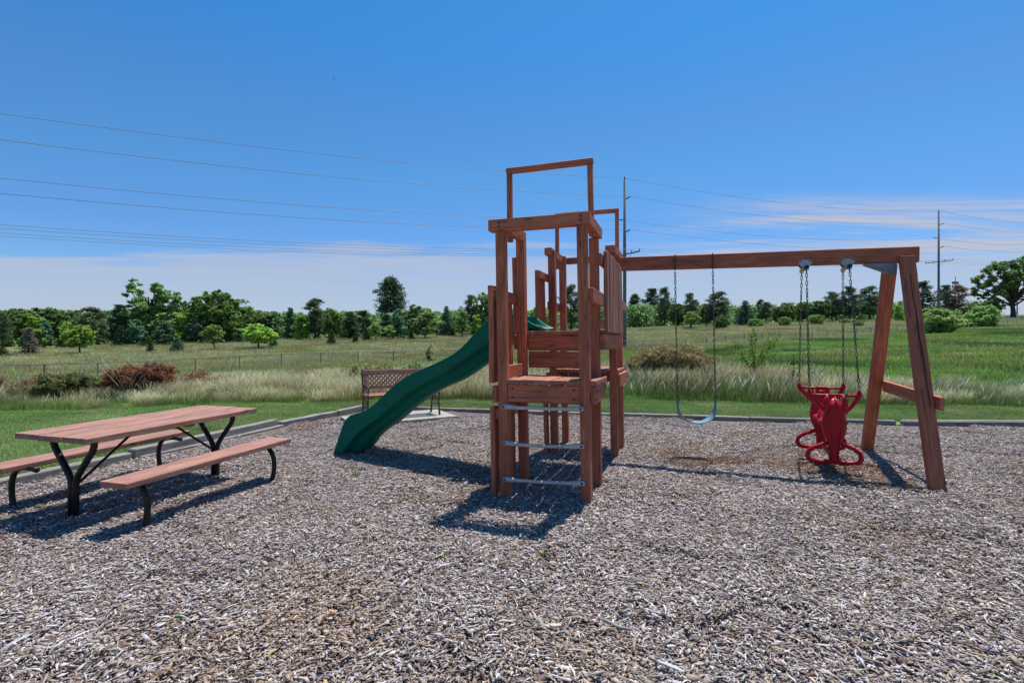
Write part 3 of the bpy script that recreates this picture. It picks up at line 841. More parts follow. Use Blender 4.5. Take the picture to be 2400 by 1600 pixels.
# caps
pb('cap_beam', (-.115, -.015, 2.697), (TW + .085, -.015, 2.697), .11, .112, ch=.004)
pb('cap_beam', (TW + .035, .045, 2.695), (TW + .035, .70, 2.695), .095, .108, ch=.004)
pb('cap_beam', (.03, .045, 2.692), (.03, .568, 2.692), .075, .10)
pb('cap_beam', (TW, 1.92, 2.755), (TW, 2.74, 2.755), .135, .10)
pb('cap_beam', (-.035, 1.92, 2.775), (-.035, 2.60, 2.775), .10, .10)
pb('cap_beam', (.05, 2.70, 2.755), (TW - .07, 2.70, 2.755), .06, .095)
# roof hoops without their canopy
for tt, zt in ((.33, 3.375), (2.42, 3.40)):
    for xx in (-.022, TW + .028):
        pb('canopy_upright', (xx, tt, 2.60), (xx, tt, zt - .05), .052, .052, up=EY)
    pb('canopy_crossbar', (-.052, tt, zt - .022), (TW + .058, tt, zt - .022), .056, .056)
# lower front deck
for i in range(5):
    x = .115 + i * .1455
    pb('deck_board', (x, -.05, 1.157), (x, .69, 1.157), .138, .042, mat=M_DECK)
pb('deck_board', (TW + .01, .055, 1.157), (TW + .01, .565, 1.157), .12, .04, mat=M_DECK)
pb('rim_board', (.05, -.005, 1.045), (TW - .05, -.005, 1.045), .042, .175)
pb('rim_board', (TW + .075, -.02, 1.045), (TW + .075, .69, 1.045), .045, .165)
pb('deck_board', (TW + .125 - .04, -.03, 1.158), (TW + .085, .69, 1.158), .05, .05, mat=M_DECK)
pb('rim_board', (-.075, -.075, 1.03), (-.075, .69, 1.03), .045, .165)
pb('kick_board', (.015, .055, 1.245), (.015, .565, 1.245), .04, .13)
def fort_bolts(o, pts_, d_):
    for p in pts_:
        bo = MB(); q = T(*p); bo.tube([q, q + d_ * .008], .011, n=8); bo.build('bolt', M_IRON, o)
caps_ = [c_ for c_ in play.children if c_.name.startswith('cap_beam')]
fort_bolts(caps_[0], [(.0, -.0705, 2.715), (.0, -.0705, 2.675), (TW, -.0705, 2.715), (TW, -.0705, 2.675)], -EY)
rims_ = [c_ for c_ in play.children if c_.name.startswith('rim_board')]
fort_bolts(rims_[1], [(TW + .0985, .06, 1.08), (TW + .0985, .06, 1.0), (TW + .0985, .6, 1.08), (TW + .0985, .6, 1.0)], EX)
fort_bolts(rims_[0], [(.10, -.0275, 1.09), (.10, -.0275, 1.0), (TW - .10, -.0275, 1.09), (TW - .10, -.0275, 1.0)], -EY)
# ladder rungs
for i, z in enumerate((.912, .560, .205)):
    m = MB()
    xs_ = [.005, .05, .09, .16, .30, TW - .30, TW - .16, TW - .09, TW - .05, TW - .005]
    sag = [0, 0, -.004, -.008, -.012, -.012, -.008, -.004, 0, 0]
    m.tube([T(x, -.068, z + s + .003 * math.sin(i * 3 + x * 5) + x / TW * (.016, .018, .032)[i]) for x, s in zip(xs_, sag)], [.020, .026, .024, .018, .016, .016, .018, .024, .026, .020], n=10)
    rg_ = m.build('ladder_rung', M_RUNG, play, smooth=True)
    for x in (.025, TW - .025):
        bo = MB(); zz_ = z + x / TW * (.016, .018, .032)[i]; bo.tube([T(x, -.098, zz_), T(x, -.09, zz_)], .011, n=8)
        bo.build('bolt', M_IRON, rg_)
# left cladding of the front bay
pb('rail', (-.067, -.02, 2.015), (-.067, .66, 2.015), .038, .115)
pb('slat', (-.11, .0, 1.14), (-.11, .0, 2.105), .05, .13, up=EY, warp=.003)
pb('slat', (-.11, .26, 1.22), (-.11, .26, 2.09), .04, .125, up=EY)
pb('slat', (-.11, .50, 1.25), (-.11, .50, 2.07), .04, .125, up=EY)
pb('rail', (-.067, -.03, .84), (-.067, .66, .84), .038, .11)
pb('slat', (-.105, -.01, .03), (-.105, -.01, .905), .045, .125, up=EY)
pb('slat', (-.105, .27, .02), (-.105, .27, .90), .04, .125, up=EY)
pb('slat', (-.105, .52, .02), (-.105, .52, .90), .04, .125, up=EY)
# right rail of the front bay
pb('rail', (TW + .072, -.01, 1.985), (TW + .072, .67, 1.985), .05, .135)
# upper middle platform
for i in range(6):
    x = -.02 + i * .158 + .045
    pb('deck_board', (x, .66, 1.647), (x, 1.98, 1.647), .15, .04, mat=M_DECK)
pb('rim_board', (.05, .705, 1.535), (TW - .05, .705, 1.535), .042, .178)
pb('rim_board', (.05, .705, 1.347), (TW - .05, .705, 1.347), .042, .180)
pb('rim_board', (TW + .075, .61, 1.545), (TW + .075, 2.08, 1.545), .055, .165)
pb('rim_board', (-.075, .61, 1.545), (-.075, 2.08, 1.545), .05, .165)
pb('rim_board', (.05, 1.94, 1.535), (TW - .05, 1.94, 1.535), .042, .178)
# slatted right wall of the platform
pb('rail', (TW + .068, .57, 2.42), (TW + .068, 2.06, 2.42), .042, .115)
pb('rail', (TW + .068, .57, 1.735), (TW + .068, 2.06, 1.735), .042, .095)
for i in range(9):
    t_ = .74 + i * .152
    o_ = random.uniform(-.006, .006)
    pb('slat', (TW + .112 + o_ * .5, t_, 1.648), (TW + .112 + o_ * .5, t_, 2.515 + o_), .042, .124, up=EY, mat=M_DECK)
# left wall with the gap for the slide
pb('rail', (-.067, .57, 2.42), (-.067, .96, 2.42), .04, .115)
pb('slat', (-.105, .74, 1.648), (-.105, .74, 2.50), .04, .13, up=EY)
pb('rail', (-.067, 1.56, 2.42), (-.067, 2.06, 2.42), .04, .10)
pb('rail', (-.067, 1.57, 1.735), (-.067, 2.06, 1.735), .04, .095)
for t_ in (1.645, 1.78, 1.89):
    pb('slat', (-.108, t_, 1.648), (-.108, t_, 2.49 + random.uniform(-.01, .01)), .04, .12, up=EY)
# rear deck
for i in range(6):
    x = .0 + i * .155 + .03
    pb('deck_board', (x, 1.97, 1.157), (x, 2.76, 1.157), .148, .042, mat=M_DECK)
pb('rim_board', (TW + .075, 1.95, 1.045), (TW + .075, 2.78, 1.045), .045, .165)
pb('rim_board', (-.075, 1.95, 1.045), (-.075, 2.78, 1.045), .045, .165)
pb('rim_board', (.05, 2.72, 1.045), (TW - .05, 2.72, 1.045), .042, .165)
pb('rail', (TW + .072, 1.95, 2.05), (TW + .072, 2.76, 2.05), .05, .125)
pb('rail', (-.067, 2.05, 2.05), (-.067, 2.66, 2.05), .04, .115)
pb('slat', (-.105, 1.96, .03), (-.105, 1.96, .92), .042, .125, up=EY)
pb('slat', (-.105, 2.45, .03), (-.105, 2.45, .92), .042, .125, up=EY)
pb('rail', (-.067, 1.95, .84), (-.067, 2.7, .84), .038, .11)

# slide
TN, TF, TCEN = .88, 1.56, 1.22
top_px = [(1525,100),(1450,170),(1380,250),(1260,385),(1150,460),(1000,530),(880,580),(760,635),(660,705),(560,800),(470,890),(400,945),(340,970),(260,985),(215,1005),(190,1040),(160,1130),(75,1390)]
bot_px = [(1525,325),(1400,400),(1230,520),(1100,610),(960,680),(820,750),(720,830),(620,920),(520,1000),(420,1080),(330,1140),(270,1200),(200,1320),(140,1400)]
und_px = [(1525,470),(1400,570),(1250,670),(1100,730),(990,785),(880,860),(760,950),(640,1060),(560,1110),(480,1170),(430,1210),(390,1290)]
def onplane(pts, t0):
    out = []
    for a, b_ in pts:
        u_, v_ = 760 + a * 480 / 1882, 720 + b_ * 480 / 1882
        d_ = Vector(((u_ - 1200) / FPX, 1, 0))
        s_ = (P0.dot(EY) + t0) / d_.dot(EY)
        P_ = d_ * s_
        out.append(((P_ - P0).dot(EX), EYE - (v_ - 800) / FPX * s_))
    return out
def smooth_path(p, n):
    p = np.array(p); d = np.r_[0, np.cumsum(np.hypot(*np.diff(p, axis=0).T))]
    s = np.linspace(0, d[-1], n)
    q = np.stack([np.interp(s, d, p[:, 0]), np.interp(s, d, p[:, 1])], 1)
    for _ in range(2):
        q[1:-1] = 0.25 * q[:-2] + 0.5 * q[1:-1] + 0.25 * q[2:]
    return q
NS = 60
ptop = smooth_path([(.10, 1.715), (.0, 1.74), (-.10, 1.84), (-.28, 1.90)] + onplane(top_px, TN), NS)
pcre = smooth_path([(.10, 1.69), (.0, 1.69), (-.10, 1.69), (-.28, 1.64)] + onplane(bot_px, TN + .05), NS)
pflo = smooth_path([(.10, 1.678), (.0, 1.675), (-.12, 1.665), (-.32, 1.53)] + onplane(und_px, TN + .20) + [(-2.50, .035), (-2.56, .0)], NS)
m = MB(); rings = []
for i in range(NS):
    (xt, zt), (xc, zc), (xf, zf) = ptop[i], pcre[i], pflo[i]
    k = lambda a, b_, s: (a[0] + (b_[0] - a[0]) * s, a[1] + (b_[1] - a[1]) * s)
    tp, cr_, fl = (xt, zt), (xc, zc), (xf, zf)
    half = [(TN - .012, k(tp, cr_, .10)), (TN - .022, k(tp, cr_, .03)), (TN - .018, (xt, zt + .006)), (TN - .002, (xt, zt + .010)), (TN + .014, (xt, zt + .002)),
            (TN + .020, k(tp, cr_, .10))]
    inner = [(TN + .040, k(tp, cr_, .50)), (TN + .09, k(tp, cr_, .86)), (TN + .205, k(cr_, fl, .12)), (TN + .25, k(cr_, fl, .80)), (TCEN, k(cr_, fl, .90))]
    outer = [(TCEN, (xf, zf)), (TN + .225, k(cr_, fl, .97)), (TN + .195, k(cr_, fl, .70)), (TN + .18, k(cr_, fl, .32)), (TN + .172, k(cr_, fl, -.06)), (TN + .032, k(cr_, fl, .012)), (TN + .022, k(tp, cr_, .985)), (TN + .012, k(tp, cr_, .72)), (TN + .002, k(tp, cr_, .3))]
    mir = lambda L: [(2 * TCEN - t_, p) for t_, p in L]
    loop = half + inner + mir(inner[:-1])[::-1] + mir(half)[::-1] + mir(outer[1:])[::-1] + outer
    rings.append([T(p[0], t_, max(p[1], -.03), 0) for t_, p in loop])
nl = len(rings[0])
vs_ = [p for r_ in rings for p in r_]
fs = [(i * nl + k, i * nl + (k + 1) % nl, (i + 1) * nl + (k + 1) % nl, (i + 1) * nl + k) for i in range(NS - 1) for k in range(nl)]
m.add(vs_, fs)
m.add(rings[0], [tuple(range(nl))]); m.add(rings[-1], [tuple(range(nl))[::-1]])
sl = m.build('slide', M_SLIDE, play, smooth=True)
sl['label'] = 'green moulded plastic wave slide'
sub = sl.modifiers.new('smooth', 'SUBSURF'); sub.levels = 1; sub.render_levels = 1

# swing beam and A-frame
BT = 2.38
def BL(L, t, z): return P0 + EX * (TW + L) + EY * t + Vector((0, 0, z))
def beam_z(L): return 2.622 - .0185 * L
beam = board('swing_beam', BL(-.06, BT, beam_z(-.06)), BL(3.44, BT, beam_z(3.44)), .09, .182, M_TOWER, play, segs=8, ch=.006)
ff = Vector((4.307, 5.04, -.05)); bf = Vector((5.00, 7.05, -.05))
ft = BL(3.29, BT - .095, 2.525); bt_ = BL(3.20, BT + .10, 2.475)
leg1 = board('frame_leg', ff, ft, .135, .088, M_TOWER, play, up=EY, segs=7, warp=.003)
leg1['label'] = 'front leg of the A-frame, long crack down its face and bare grey foot'
leg2 = board('frame_leg', bf, bt_, .135, .088, M_TOWER, play, up=EY, segs=7, warp=.003)
m = MB()
X_ = (ft - ff).normalized(); m2 = Matrix((EX, X_.cross(EX).normalized(), X_)).transposed()
foot = MB(); foot.box(ff + X_ * .085, (.139, .092, .075), rot=m2)
foot.build('bare_foot', M_GREY, leg1)
# the long open drying crack of the front leg: a thin closed strip on the face, the gap's shade put into its dark colour
ck = MB()
nrm = (m2.col[1]).normalized()
if nrm.y > 0: nrm = -nrm
side = EX
prev = None
cl = []
for i in range(15):
    s_ = .16 + i * .054
    c_ = ff + (ft - ff) * s_ + nrm * .0462 + side * (.028 - .028 * s_ + .004 * math.sin(i * 1.9))
    cl.append((c_, .0052 * math.sin(math.pi * (i + .5) / 15.5)))
vs_ = []
for c_, hw in cl: vs_ += [c_ - side * hw, c_ + side * hw, c_ - nrm * .014]
fs = []
for i in range(len(cl) - 1):
    a_, b_ = 3 * i, 3 * (i + 1)
    fs += [(a_, b_, b_ + 2, a_ + 2), (a_ + 1, a_ + 2, b_ + 2, b_ + 1), (a_, a_ + 1, b_ + 1, b_)]
ck.add(vs_, fs); ck.build('crack', simple('crack_shadow_wood', (0.03, 0.015, 0.012), rough=1.0), leg1)
def legpt(a, b_, z): return a + (b_ - a) * ((z - a.z) / (b_.z - a.z))
b1 = legpt(bf, bt_, .965) + EX * .092 - EY * .05; b2 = legpt(ff, ft, .905) + EX * .092 - EY * .13
board('cross_brace', b1, b2, .042, .142, M_TOWER, play)
# folded steel bracket under the beam end
m = MB()
def tri_prism(A, B, C_, t0, t1):
    vs_ = [BL(a, t0, z) for a, z in (A, B, C_)] + [BL(a, t1, z) for a, z in (A, B, C_)]
    m.add(vs_, [(0, 1, 2), (5, 4, 3), (0, 3, 4, 1), (1, 4, 5, 2), (2, 5, 3, 0)])
zb = beam_z(3.1) - .093
tri_prism((2.90, zb), (3.215, zb - .004), (3.215, zb - .135), BT - .062, BT - .054)
tri_prism((2.90, zb), (3.215, zb - .004), (3.215, zb - .135), BT + .054, BT + .062)
m.add([BL(2.90, BT - .06, zb), BL(2.90, BT + .06, zb), BL(3.20, BT + .06, zb - .133), BL(3.20, BT - .06, zb - .133), BL(2.90, BT - .06, zb - .004), BL(2.90, BT + .06, zb - .004), BL(3.20, BT + .06, zb - .139), BL(3.20, BT - .06, zb - .139)],
      [(0, 1, 2, 3), (7, 6, 5, 4), (0, 4, 5, 1), (1, 5, 6, 2), (2, 6, 7, 3), (3, 7, 4, 0)])
br = m.build('bracket', simple('bluish_bracket_steel', (0.20, 0.235, 0.28), rough=0.5, metal=0.35, var=0.2, dirt=(0.14, 0.08, 0.06)), play)
pl = MB(); pc = legpt(ff, ft, 2.36) + EX * .071
pl.box(pc, (.008, .07, .19), rot=m2)
plo = pl.build('bolt_plate', M_TOWER, play)
for dz in (-.06, .06):
    bo = MB(); bo.tube([pc + X_ * dz, pc + X_ * dz + EX * .012], .011, n=8); bo.build('bolt', M_IRON, plo)

# ------------------------------------------------------------------ chains
def chain_mesh(m, a, b, pitch=.048, r=.0046, L=.064, W=.027, sag=None):
    a, b = Vector(a), Vector(b)
    n = max(2, int((b - a).length / pitch))
    d = (b - a).normalized()
    s1 = d.cross(Vector((.3, 1, .1))).normalized(); s2 = d.cross(s1)
    for i in range(n):
        c = a + (b - a) * ((i + .5) / n)
        s = s1 if i % 2 else s2
        ang = .35 * math.sin(i * .7)
        s = (s1 * math.cos(ang) + s2 * math.sin(ang)) if i % 2 else (s2 * math.cos(ang) - s1 * math.sin(ang))
        pts_ = []
        hl, hw = (L - W) / 2, W / 2 - r
        for k in range(5): th = -math.pi / 2 + math.pi * k / 4; pts_.append(c + d * (hl + hw * math.cos(th)) + s * (hw * math.sin(th)))
        for k in range(5): th = math.pi / 2 + math.pi * k / 4; pts_.append(c + d * (-hl + hw * math.cos(th)) + s * (hw * math.sin(th)))
        q = d.cross(s)
        nn = len(pts_); ring = []
        for j, p in enumerate(pts_):
            t = (pts_[(j + 1) % nn] - pts_[j - 1]).normalized(); o1 = t.cross(q)
            ring += [p + (o1 * math.cos(2 * math.pi * e / 5) + q * math.sin(2 * math.pi * e / 5)) * r for e in range(5)]
        m.add(ring, [(j * 5 + e, j * 5 + (e + 1) % 5, ((j + 1) % nn) * 5 + (e + 1) % 5, ((j + 1) % nn) * 5 + e) for j in range(nn) for e in range(5)])
# ------------------------------------------------------------------ belt swing
L1, L2 = .748, 1.215
e1, e2 = BL(L1 + .035, BT - .03, .775), BL(L2 + .035, BT - .03, .795)
bs = empty('belt_swing', BL((L1 + L2) / 2, BT, .49), 'slate blue belt swing seat hanging on two long chains from the swing beam', 'swing')
for L_, e_ in ((L1, e1), (L2, e2)):
    m = MB()
    tp = BL(L_, BT - .055, beam_z(L_) + .098)
    chain_mesh(m, tp, BL(L_ + .001, BT - .055, beam_z(L_) - .10))
    chain_mesh(m, BL(L_ + .001, BT - .055, beam_z(L_) - .10), e_)
    m.tube([BL(L_, BT - .05, beam_z(L_) + .095), BL(L_, BT + .05, beam_z(L_) + .099)], .007, n=6)
    m.build('chain', M_CHAIN, bs, smooth=True)
m = MB(); sec = []
NB = 26
for i in range(NB):
    s_ = i / (NB - 1)
    th = math.pi * s_
    u_ = -math.cos(th) * .5
    zz = -.305 * (math.sin(th) ** .62)
    c_ = e1 + (e2 - e1) * (u_ + .5) + Vector((0, 0, zz - .0))
    wv = .066 * min(1, .25 + 3.2 * min(s_, 1 - s_))
    tw_ = .5
    ac = (EY * math.cos(tw_) - EX * math.sin(tw_))
    sec.append((c_, ac * wv))
vs_ = []
for i, (c_, a_) in enumerate(sec):
    t = (sec[min(i + 1, NB - 1)][0] - sec[max(i - 1, 0)][0]).normalized()
    nn_ = t.cross(a_).normalized() * .005
    vs_ += [c_ - a_ - nn_, c_ + a_ - nn_, c_ + a_ + nn_, c_ - a_ + nn_]
fs = [(i * 4 + k, i * 4 + (k + 1) % 4, i * 4 + 4 + (k + 1) % 4, i * 4 + 4 + k) for i in range(NB - 1) for k in range(4)] + [(3, 2, 1, 0), ((NB - 1) * 4, (NB - 1) * 4 + 1, (NB - 1) * 4 + 2, (NB - 1) * 4 + 3)]
m.add(vs_, fs)
belt = m.build('belt_seat', M_BELT, bs, smooth=False)
for e_ in (e1, e2):
    k_ = MB(); dv = Vector((0, 0, -.05)); k_.tube([e_ + Vector((0, 0, .01)), e_ + dv + EY * .045, e_ + dv - EY * .045, e_ + Vector((0, 0, .01))], .005, n=6)
    k_.build('seat_hook', M_CHAIN, bs, smooth=True)

# ------------------------------------------------------------------ glider swing
GL = 2.51
gl = empty('glider_swing', BL(GL, BT, .14), 'red plastic two-seat horse glider swing hanging on four chains', 'glider swing')
near_c, far_c = BL(GL - .01, BT - .38, 0), BL(GL + .03, BT + .38, 0)
HW = .25
for L_ in (GL - .235, GL + .215):
    zb_ = beam_z(L_) - .091
    m = MB()
    for tt in (BT - .052, BT + .046):
        vs_ = [BL(L_ - .07, tt, zb_ + .065), BL(L_ + .07, tt, zb_ + .065), BL(L_ + .07, tt, zb_ + .02), BL(L_ + .035, tt, zb_ - .03), BL(L_ - .035, tt, zb_ - .03), BL(L_ - .07, tt, zb_ + .02)]
        vs_ += [p + EY * .006 for p in vs_]
        m.add(vs_, [(0, 1, 2, 3, 4, 5), (11, 10, 9, 8, 7, 6)] + [(k, k + 6, (k + 1) % 6 + 6, (k + 1) % 6) for k in range(6)])
    hb = m.build('hanger', M_GALV, gl)
    for dx in (-.055, .055):
        bo = MB(); bo.tube([BL(L_ + dx, BT - .052, zb_ + .05), BL(L_ + dx, BT - .062, zb_ + .05)], .009, n=8); bo.build('bolt', M_IRON, hb)
    m = MB(); m.tube([BL(L_, BT - .13, zb_ - .035), BL(L_, BT + .16, zb_ - .035)], .024, n=12)
    tb = m.build('pivot_tube', M_YELLOW, gl, smooth=False)
    m = MB(); m.tube([BL(L_, BT - .136, zb_ - .035), BL(L_, BT - .118, zb_ - .035)], .0265, n=12); m.build('end_cap', M_BLACK, tb)
    sgn = -1 if L_ < GL else 1
    for tt, cc in ((BT - .115, near_c), (BT + .145, far_c)):
        m = MB()
        botp = cc + EX * (sgn * HW) + Vector((0, 0, .985 if cc is near_c else 1.0))
        topp = BL(L_, tt, zb_ - .062)
        m.tube([topp + Vector((0, 0, .03)) + EX * .02, topp - Vector((0, 0, .005)) + EX * .02, topp - Vector((0, 0, .02)), topp - Vector((0, 0, .005)) - EX * .02, topp + Vector((0, 0, .03)) - EX * .02], .005, n=6)
        chain_mesh(m, topp, botp)
        m.build('chain', M_CHAIN, gl, smooth=True)
def horse(c, sgn, z0, k=1.0):
    """one moulded end: handlebar, horse head and body, foot loops; sgn=-1 faces the camera"""
    out = EY * sgn
    def P(x, z, o=0.0): return c + EX * (x * k) + out * o + Vector((0, 0, z0 + z * k))
    m = MB()
    # body: stacked rounded sections, (z, half width, front depth, back depth)
    prof = [(.0, .050, .03, .03), (.03, .056, .034, .03), (.10, .052, .036, .03), (.20, .060, .045, .035), (.27, .082, .055, .04), (.34, .112, .07, .05), (.42, .128, .085, .06),
            (.50, .122, .09, .065), (.57, .108, .10, .065), (.62, .094, .115, .06), (.665, .082, .115, .06), (.70, .070, .095, .06), (.735, .058, .06, .055), (.76, .046, .03, .05)]
    nseg = 18
    ring = []
    for z, hw, df, db in prof:
        for e in range(nseg):
            th = 2 * math.pi * e / nseg
            cx, sy = math.cos(th), math.sin(th)
            x = hw * (abs(cx) ** .8) * (1 if cx >= 0 else -1)
            o = (df if sy > 0 else db) * (abs(sy) ** .8) * (1 if sy >= 0 else -1)
            ring.append(P(x, z, o))
    nr = len(prof)
    fs = [(i * nseg + e, i * nseg + (e + 1) % nseg, (i + 1) * nseg + (e + 1) % nseg, (i + 1) * nseg + e) for i in range(nr - 1) for e in range(nseg)]
    fs += [tuple(range(nseg))[::-1], tuple((nr - 1) * nseg + e for e in range(nseg))]
    m.add(ring, fs)
    b_ = m.build('horse_panel', M_RED, gl, smooth=True)
    # head plate and handlebar
    m = MB()
    m.tube([P(-HW, .845), P(-HW, .80), P(-HW + .012, .765), P(-.17, .69), P(-.075, .59), P(-.04, .55)], [.024, .027, .026, .025, .027, .03], n=10)
    m.tube([P(HW, .845), P(HW, .80), P(HW - .012, .755), P(.17, .66), P(.075, .56), P(.04, .53)], [.024, .027, .026, .025, .027, .03], n=10)
    m.tube([P(-HW, .785), P(-.12, .782), P(.0, .785), P(.12, .782), P(HW, .785)], [.017, .015, .02, .015, .017], n=10)
    m.build('handlebar', M_RED, b_, smooth=True)
    m = MB()
    vs_ = [P(-.06, .80, .022), P(.055, .80, .022), P(.05, .70, .03), P(-.045, .70, .03)]
    vs_ += [p - out * .05 for p in vs_]
    m.add(vs_, [(0, 1, 2, 3), (7, 6, 5, 4), (0, 4, 5, 1), (1, 5, 6, 2), (2, 6, 7, 3), (3, 7, 4, 0)])
    m.build('neck_plate', M_RED, b_)
    for sx in (-1, 1):
        m = MB(); m.tube([P(sx * .072, .60, .06), P(sx * .088, .65, .07), P(sx * .094, .70, .07), P(sx * .09, .75, .062), P(sx * .076, .80, .05)], [.022, .030, .030, .022, .006], n=10)
        m.build('ear', M_RED, b_, smooth=True)
        m = MB()
        rr_ = [.026, .025, .024, .026, .028, .027, .026, .028]
        m.tube([P(sx * .055, .235), P(sx * .11, .215), P(sx * .20, .175), P(sx * .258, .13), P(sx * .272, .065), P(sx * .245, .022), P(sx * .14, .010), P(sx * .03, .018)], rr_, n=10)
        m.build('foot_loop', M_RED, b_, smooth=True)
        m = MB(); m.tube([P(sx * HW, .80, -.03), P(sx * HW, .84, -.0), P(sx * HW, .80, .03)], .012, n=8); m.build('chain_lug', M_RED, b_, smooth=True)
    for sx in (-1, 1):
        m = MB(); m.tube([P(sx * .034, .05, .028), P(sx * .036, .14, .034), P(sx * .042, .24, .050), P(sx * .055, .34, .066), P(sx * .058, .44, .080), P(sx * .045, .52, .088)], [.006, .010, .011, .011, .010, .004], n=8); m.build('rib', M_RED, b_, smooth=True)
        for zb_ in (.17, .47):
            m = MB(); m.tube([P(sx * (.058 if zb_ < .3 else .108), zb_, .02), P(sx * (.066 if zb_ < .3 else .128), zb_, .036)], .010, n=8); m.build('bolt', M_IRON, b_)
    m = MB(); m.tube([P(0, .77, .03), P(0, .735, .085), P(0, .69, .112), P(0, .64, .118)], [.010, .014, .014, .006], n=8); m.build('mane', M_RED, b_, smooth=True)
    return b_
horse(near_c, -1, .145); horse(far_c, 1, .165)
m = MB()
NSD = 22; ring = []; nseg = 14
for i in range(NSD):
    s_ = i / (NSD - 1)
    c_ = near_c.lerp(far_c, s_)
    hump = math.exp(-((s_ - .5) / .055) ** 2)
    dip = math.exp(-((s_ - .27) / .1) ** 2) + math.exp(-((s_ - .73) / .1) ** 2)
    zc_ = .55 + .10 * hump + .045 * dip
    hw = .07 + .065 * dip + .04 * hump
    hh = .05 + .10 * hump + .012 * dip
    for e in range(nseg):
        th = 2 * math.pi * e / nseg
        ring.append(c_ + EX * (hw * math.cos(th)) + Vector((0, 0, zc_ + hh * math.sin(th))))
m.add(ring, [(i * nseg + e, i * nseg + (e + 1) % nseg, (i + 1) * nseg + (e + 1) % nseg, (i + 1) * nseg + e) for i in range(NSD - 1) for e in range(nseg)])
m.build('saddle_seat', M_RED, gl, smooth=True)
# low keel bar joining the two ends
m = MB(); m.tube([near_c + Vector((0, 0, .20)), near_c.lerp(far_c, .5) + Vector((0, 0, .23)), far_c + Vector((0, 0, .22))], .03, n=10); m.build('keel_bar', M_RED, gl, smooth=True)

# ------------------------------------------------------------------ picnic table and its two benches
TB = Vector((-3.601, 5.023, 0.0)); TY_ = 1.278
tX = Vector((math.cos(TY_), math.sin(TY_), 0)); tY = Vector((-math.sin(TY_), math.cos(TY_), 0))
def Q(x, y, z):  return TB + tX * x + tY * y + Vector((0, 0, z + .012 * x + .009 * y))
tab = empty('picnic_table', TB, 'long red picnic table with planked top on black Y-shaped pipe legs', 'picnic table')
LT = 1.80; WT = .832; HT = .775
wpl = (WT - .022) / 3
for i in range(3):
    y = (i - 1) * (wpl + .011)
    board('top_plank', Q(-LT / 2 + random.uniform(-.008, .008), y, HT - .024), Q(LT / 2, y, HT - .024 + random.uniform(-.002, .002)), wpl, .047, M_TABLE, tab, segs=6, warp=.0012)
board('cleat', Q(.12, -.34, HT - .066), Q(.12, .34, HT - .066), .085, .036, M_TABLE, tab)
LX = .728
for sx in (-1, 1):
    x = sx * LX * .985
    m = MB()
    for sy in (-1, 1):
        m = MB()
        yb = sy * .026
        pts_ = [(yb, -.06), (yb, .30), (yb + sy * .004, .345), (yb + sy * .026, .395), (yb + sy * .075, .46), (yb + sy * .155, .56), (yb + sy * .20, .615), (yb + sy * .222, .66), (yb + sy * .226, .715), (yb + sy * .226, HT - .048)]
        m.tube([Q(x, y, z) for y, z in pts_], .0265, n=12)
        m.build('leg', M_BLACK, tab, smooth=True)
    m = MB()
    m.tube([Q(x, 0, .30), Q(sx * (LX * .985 - .06), 0, .335), Q(sx * .16, 0, HT - .062)], .0125, n=8)
    m.build('brace', M_BLACK, tab, smooth=True)
    m = MB(); m.box(Q(x, 0, HT - .053), (.06, .60, .008), rot=Matrix((tX, tY, UPZ)).transposed()); m.build('mounting_strip', M_BLACK, tab)
OB, WB, HB = .738, .291, .454
for sgn, lab in ((-1, 'red plank bench on bent black pipe legs on the playground side of the picnic table'), (1, 'red plank bench on bent black pipe legs on the lawn side of the picnic table')):
    be = empty('picnic_bench', Q(0, sgn * OB, 0), lab, 'bench', 'benches beside the picnic table')
    board('seat_plank', Q(-.905, sgn * OB, HB - .024), Q(.905, sgn * OB, HB - .024), WB, .047, M_TABLE, be, segs=6, warp=.0012)
    for sx in (-1, 1):
        m = MB(); x = sx * .70
        o = sgn
        yo = OB + .10
        pts_ = [(yo - .05, -.06), (yo - .036, 0.0), (yo - .016, .07), (yo - .003, .14), (yo, .21), (yo - .006, .27), (yo - .028, .325), (yo - .065, .37), (yo - .115, .398), (yo - .17, .406), (yo - .30, .402), (yo - .345, .396)]
        m.tube([Q(x, o * y, z) for y, z in pts_], .024, n=12)
        m.build('leg', M_BLACK, be, smooth=True)
# loose chain round the near pedestal
m = MB()
cp = []
for i in range(10):
    a_ = 2 * math.pi * i / 9.0
    cp.append(Q(-LX * .985 + .055 * math.cos(a_) * 1.25, .085 * math.sin(a_), .018 + .02 * math.sin(a_ * 2.0 + .5)))
for a_, b_ in zip(cp[:-1], cp[1:]): chain_mesh(m, a_, b_, pitch=.03, r=.004, L=.042, W=.02)
tag(m.build('security_chain', M_BLUECHAIN, smooth=True), 'pale galvanized chain looped on the mulch round the near pedestal of the picnic table', 'chain')

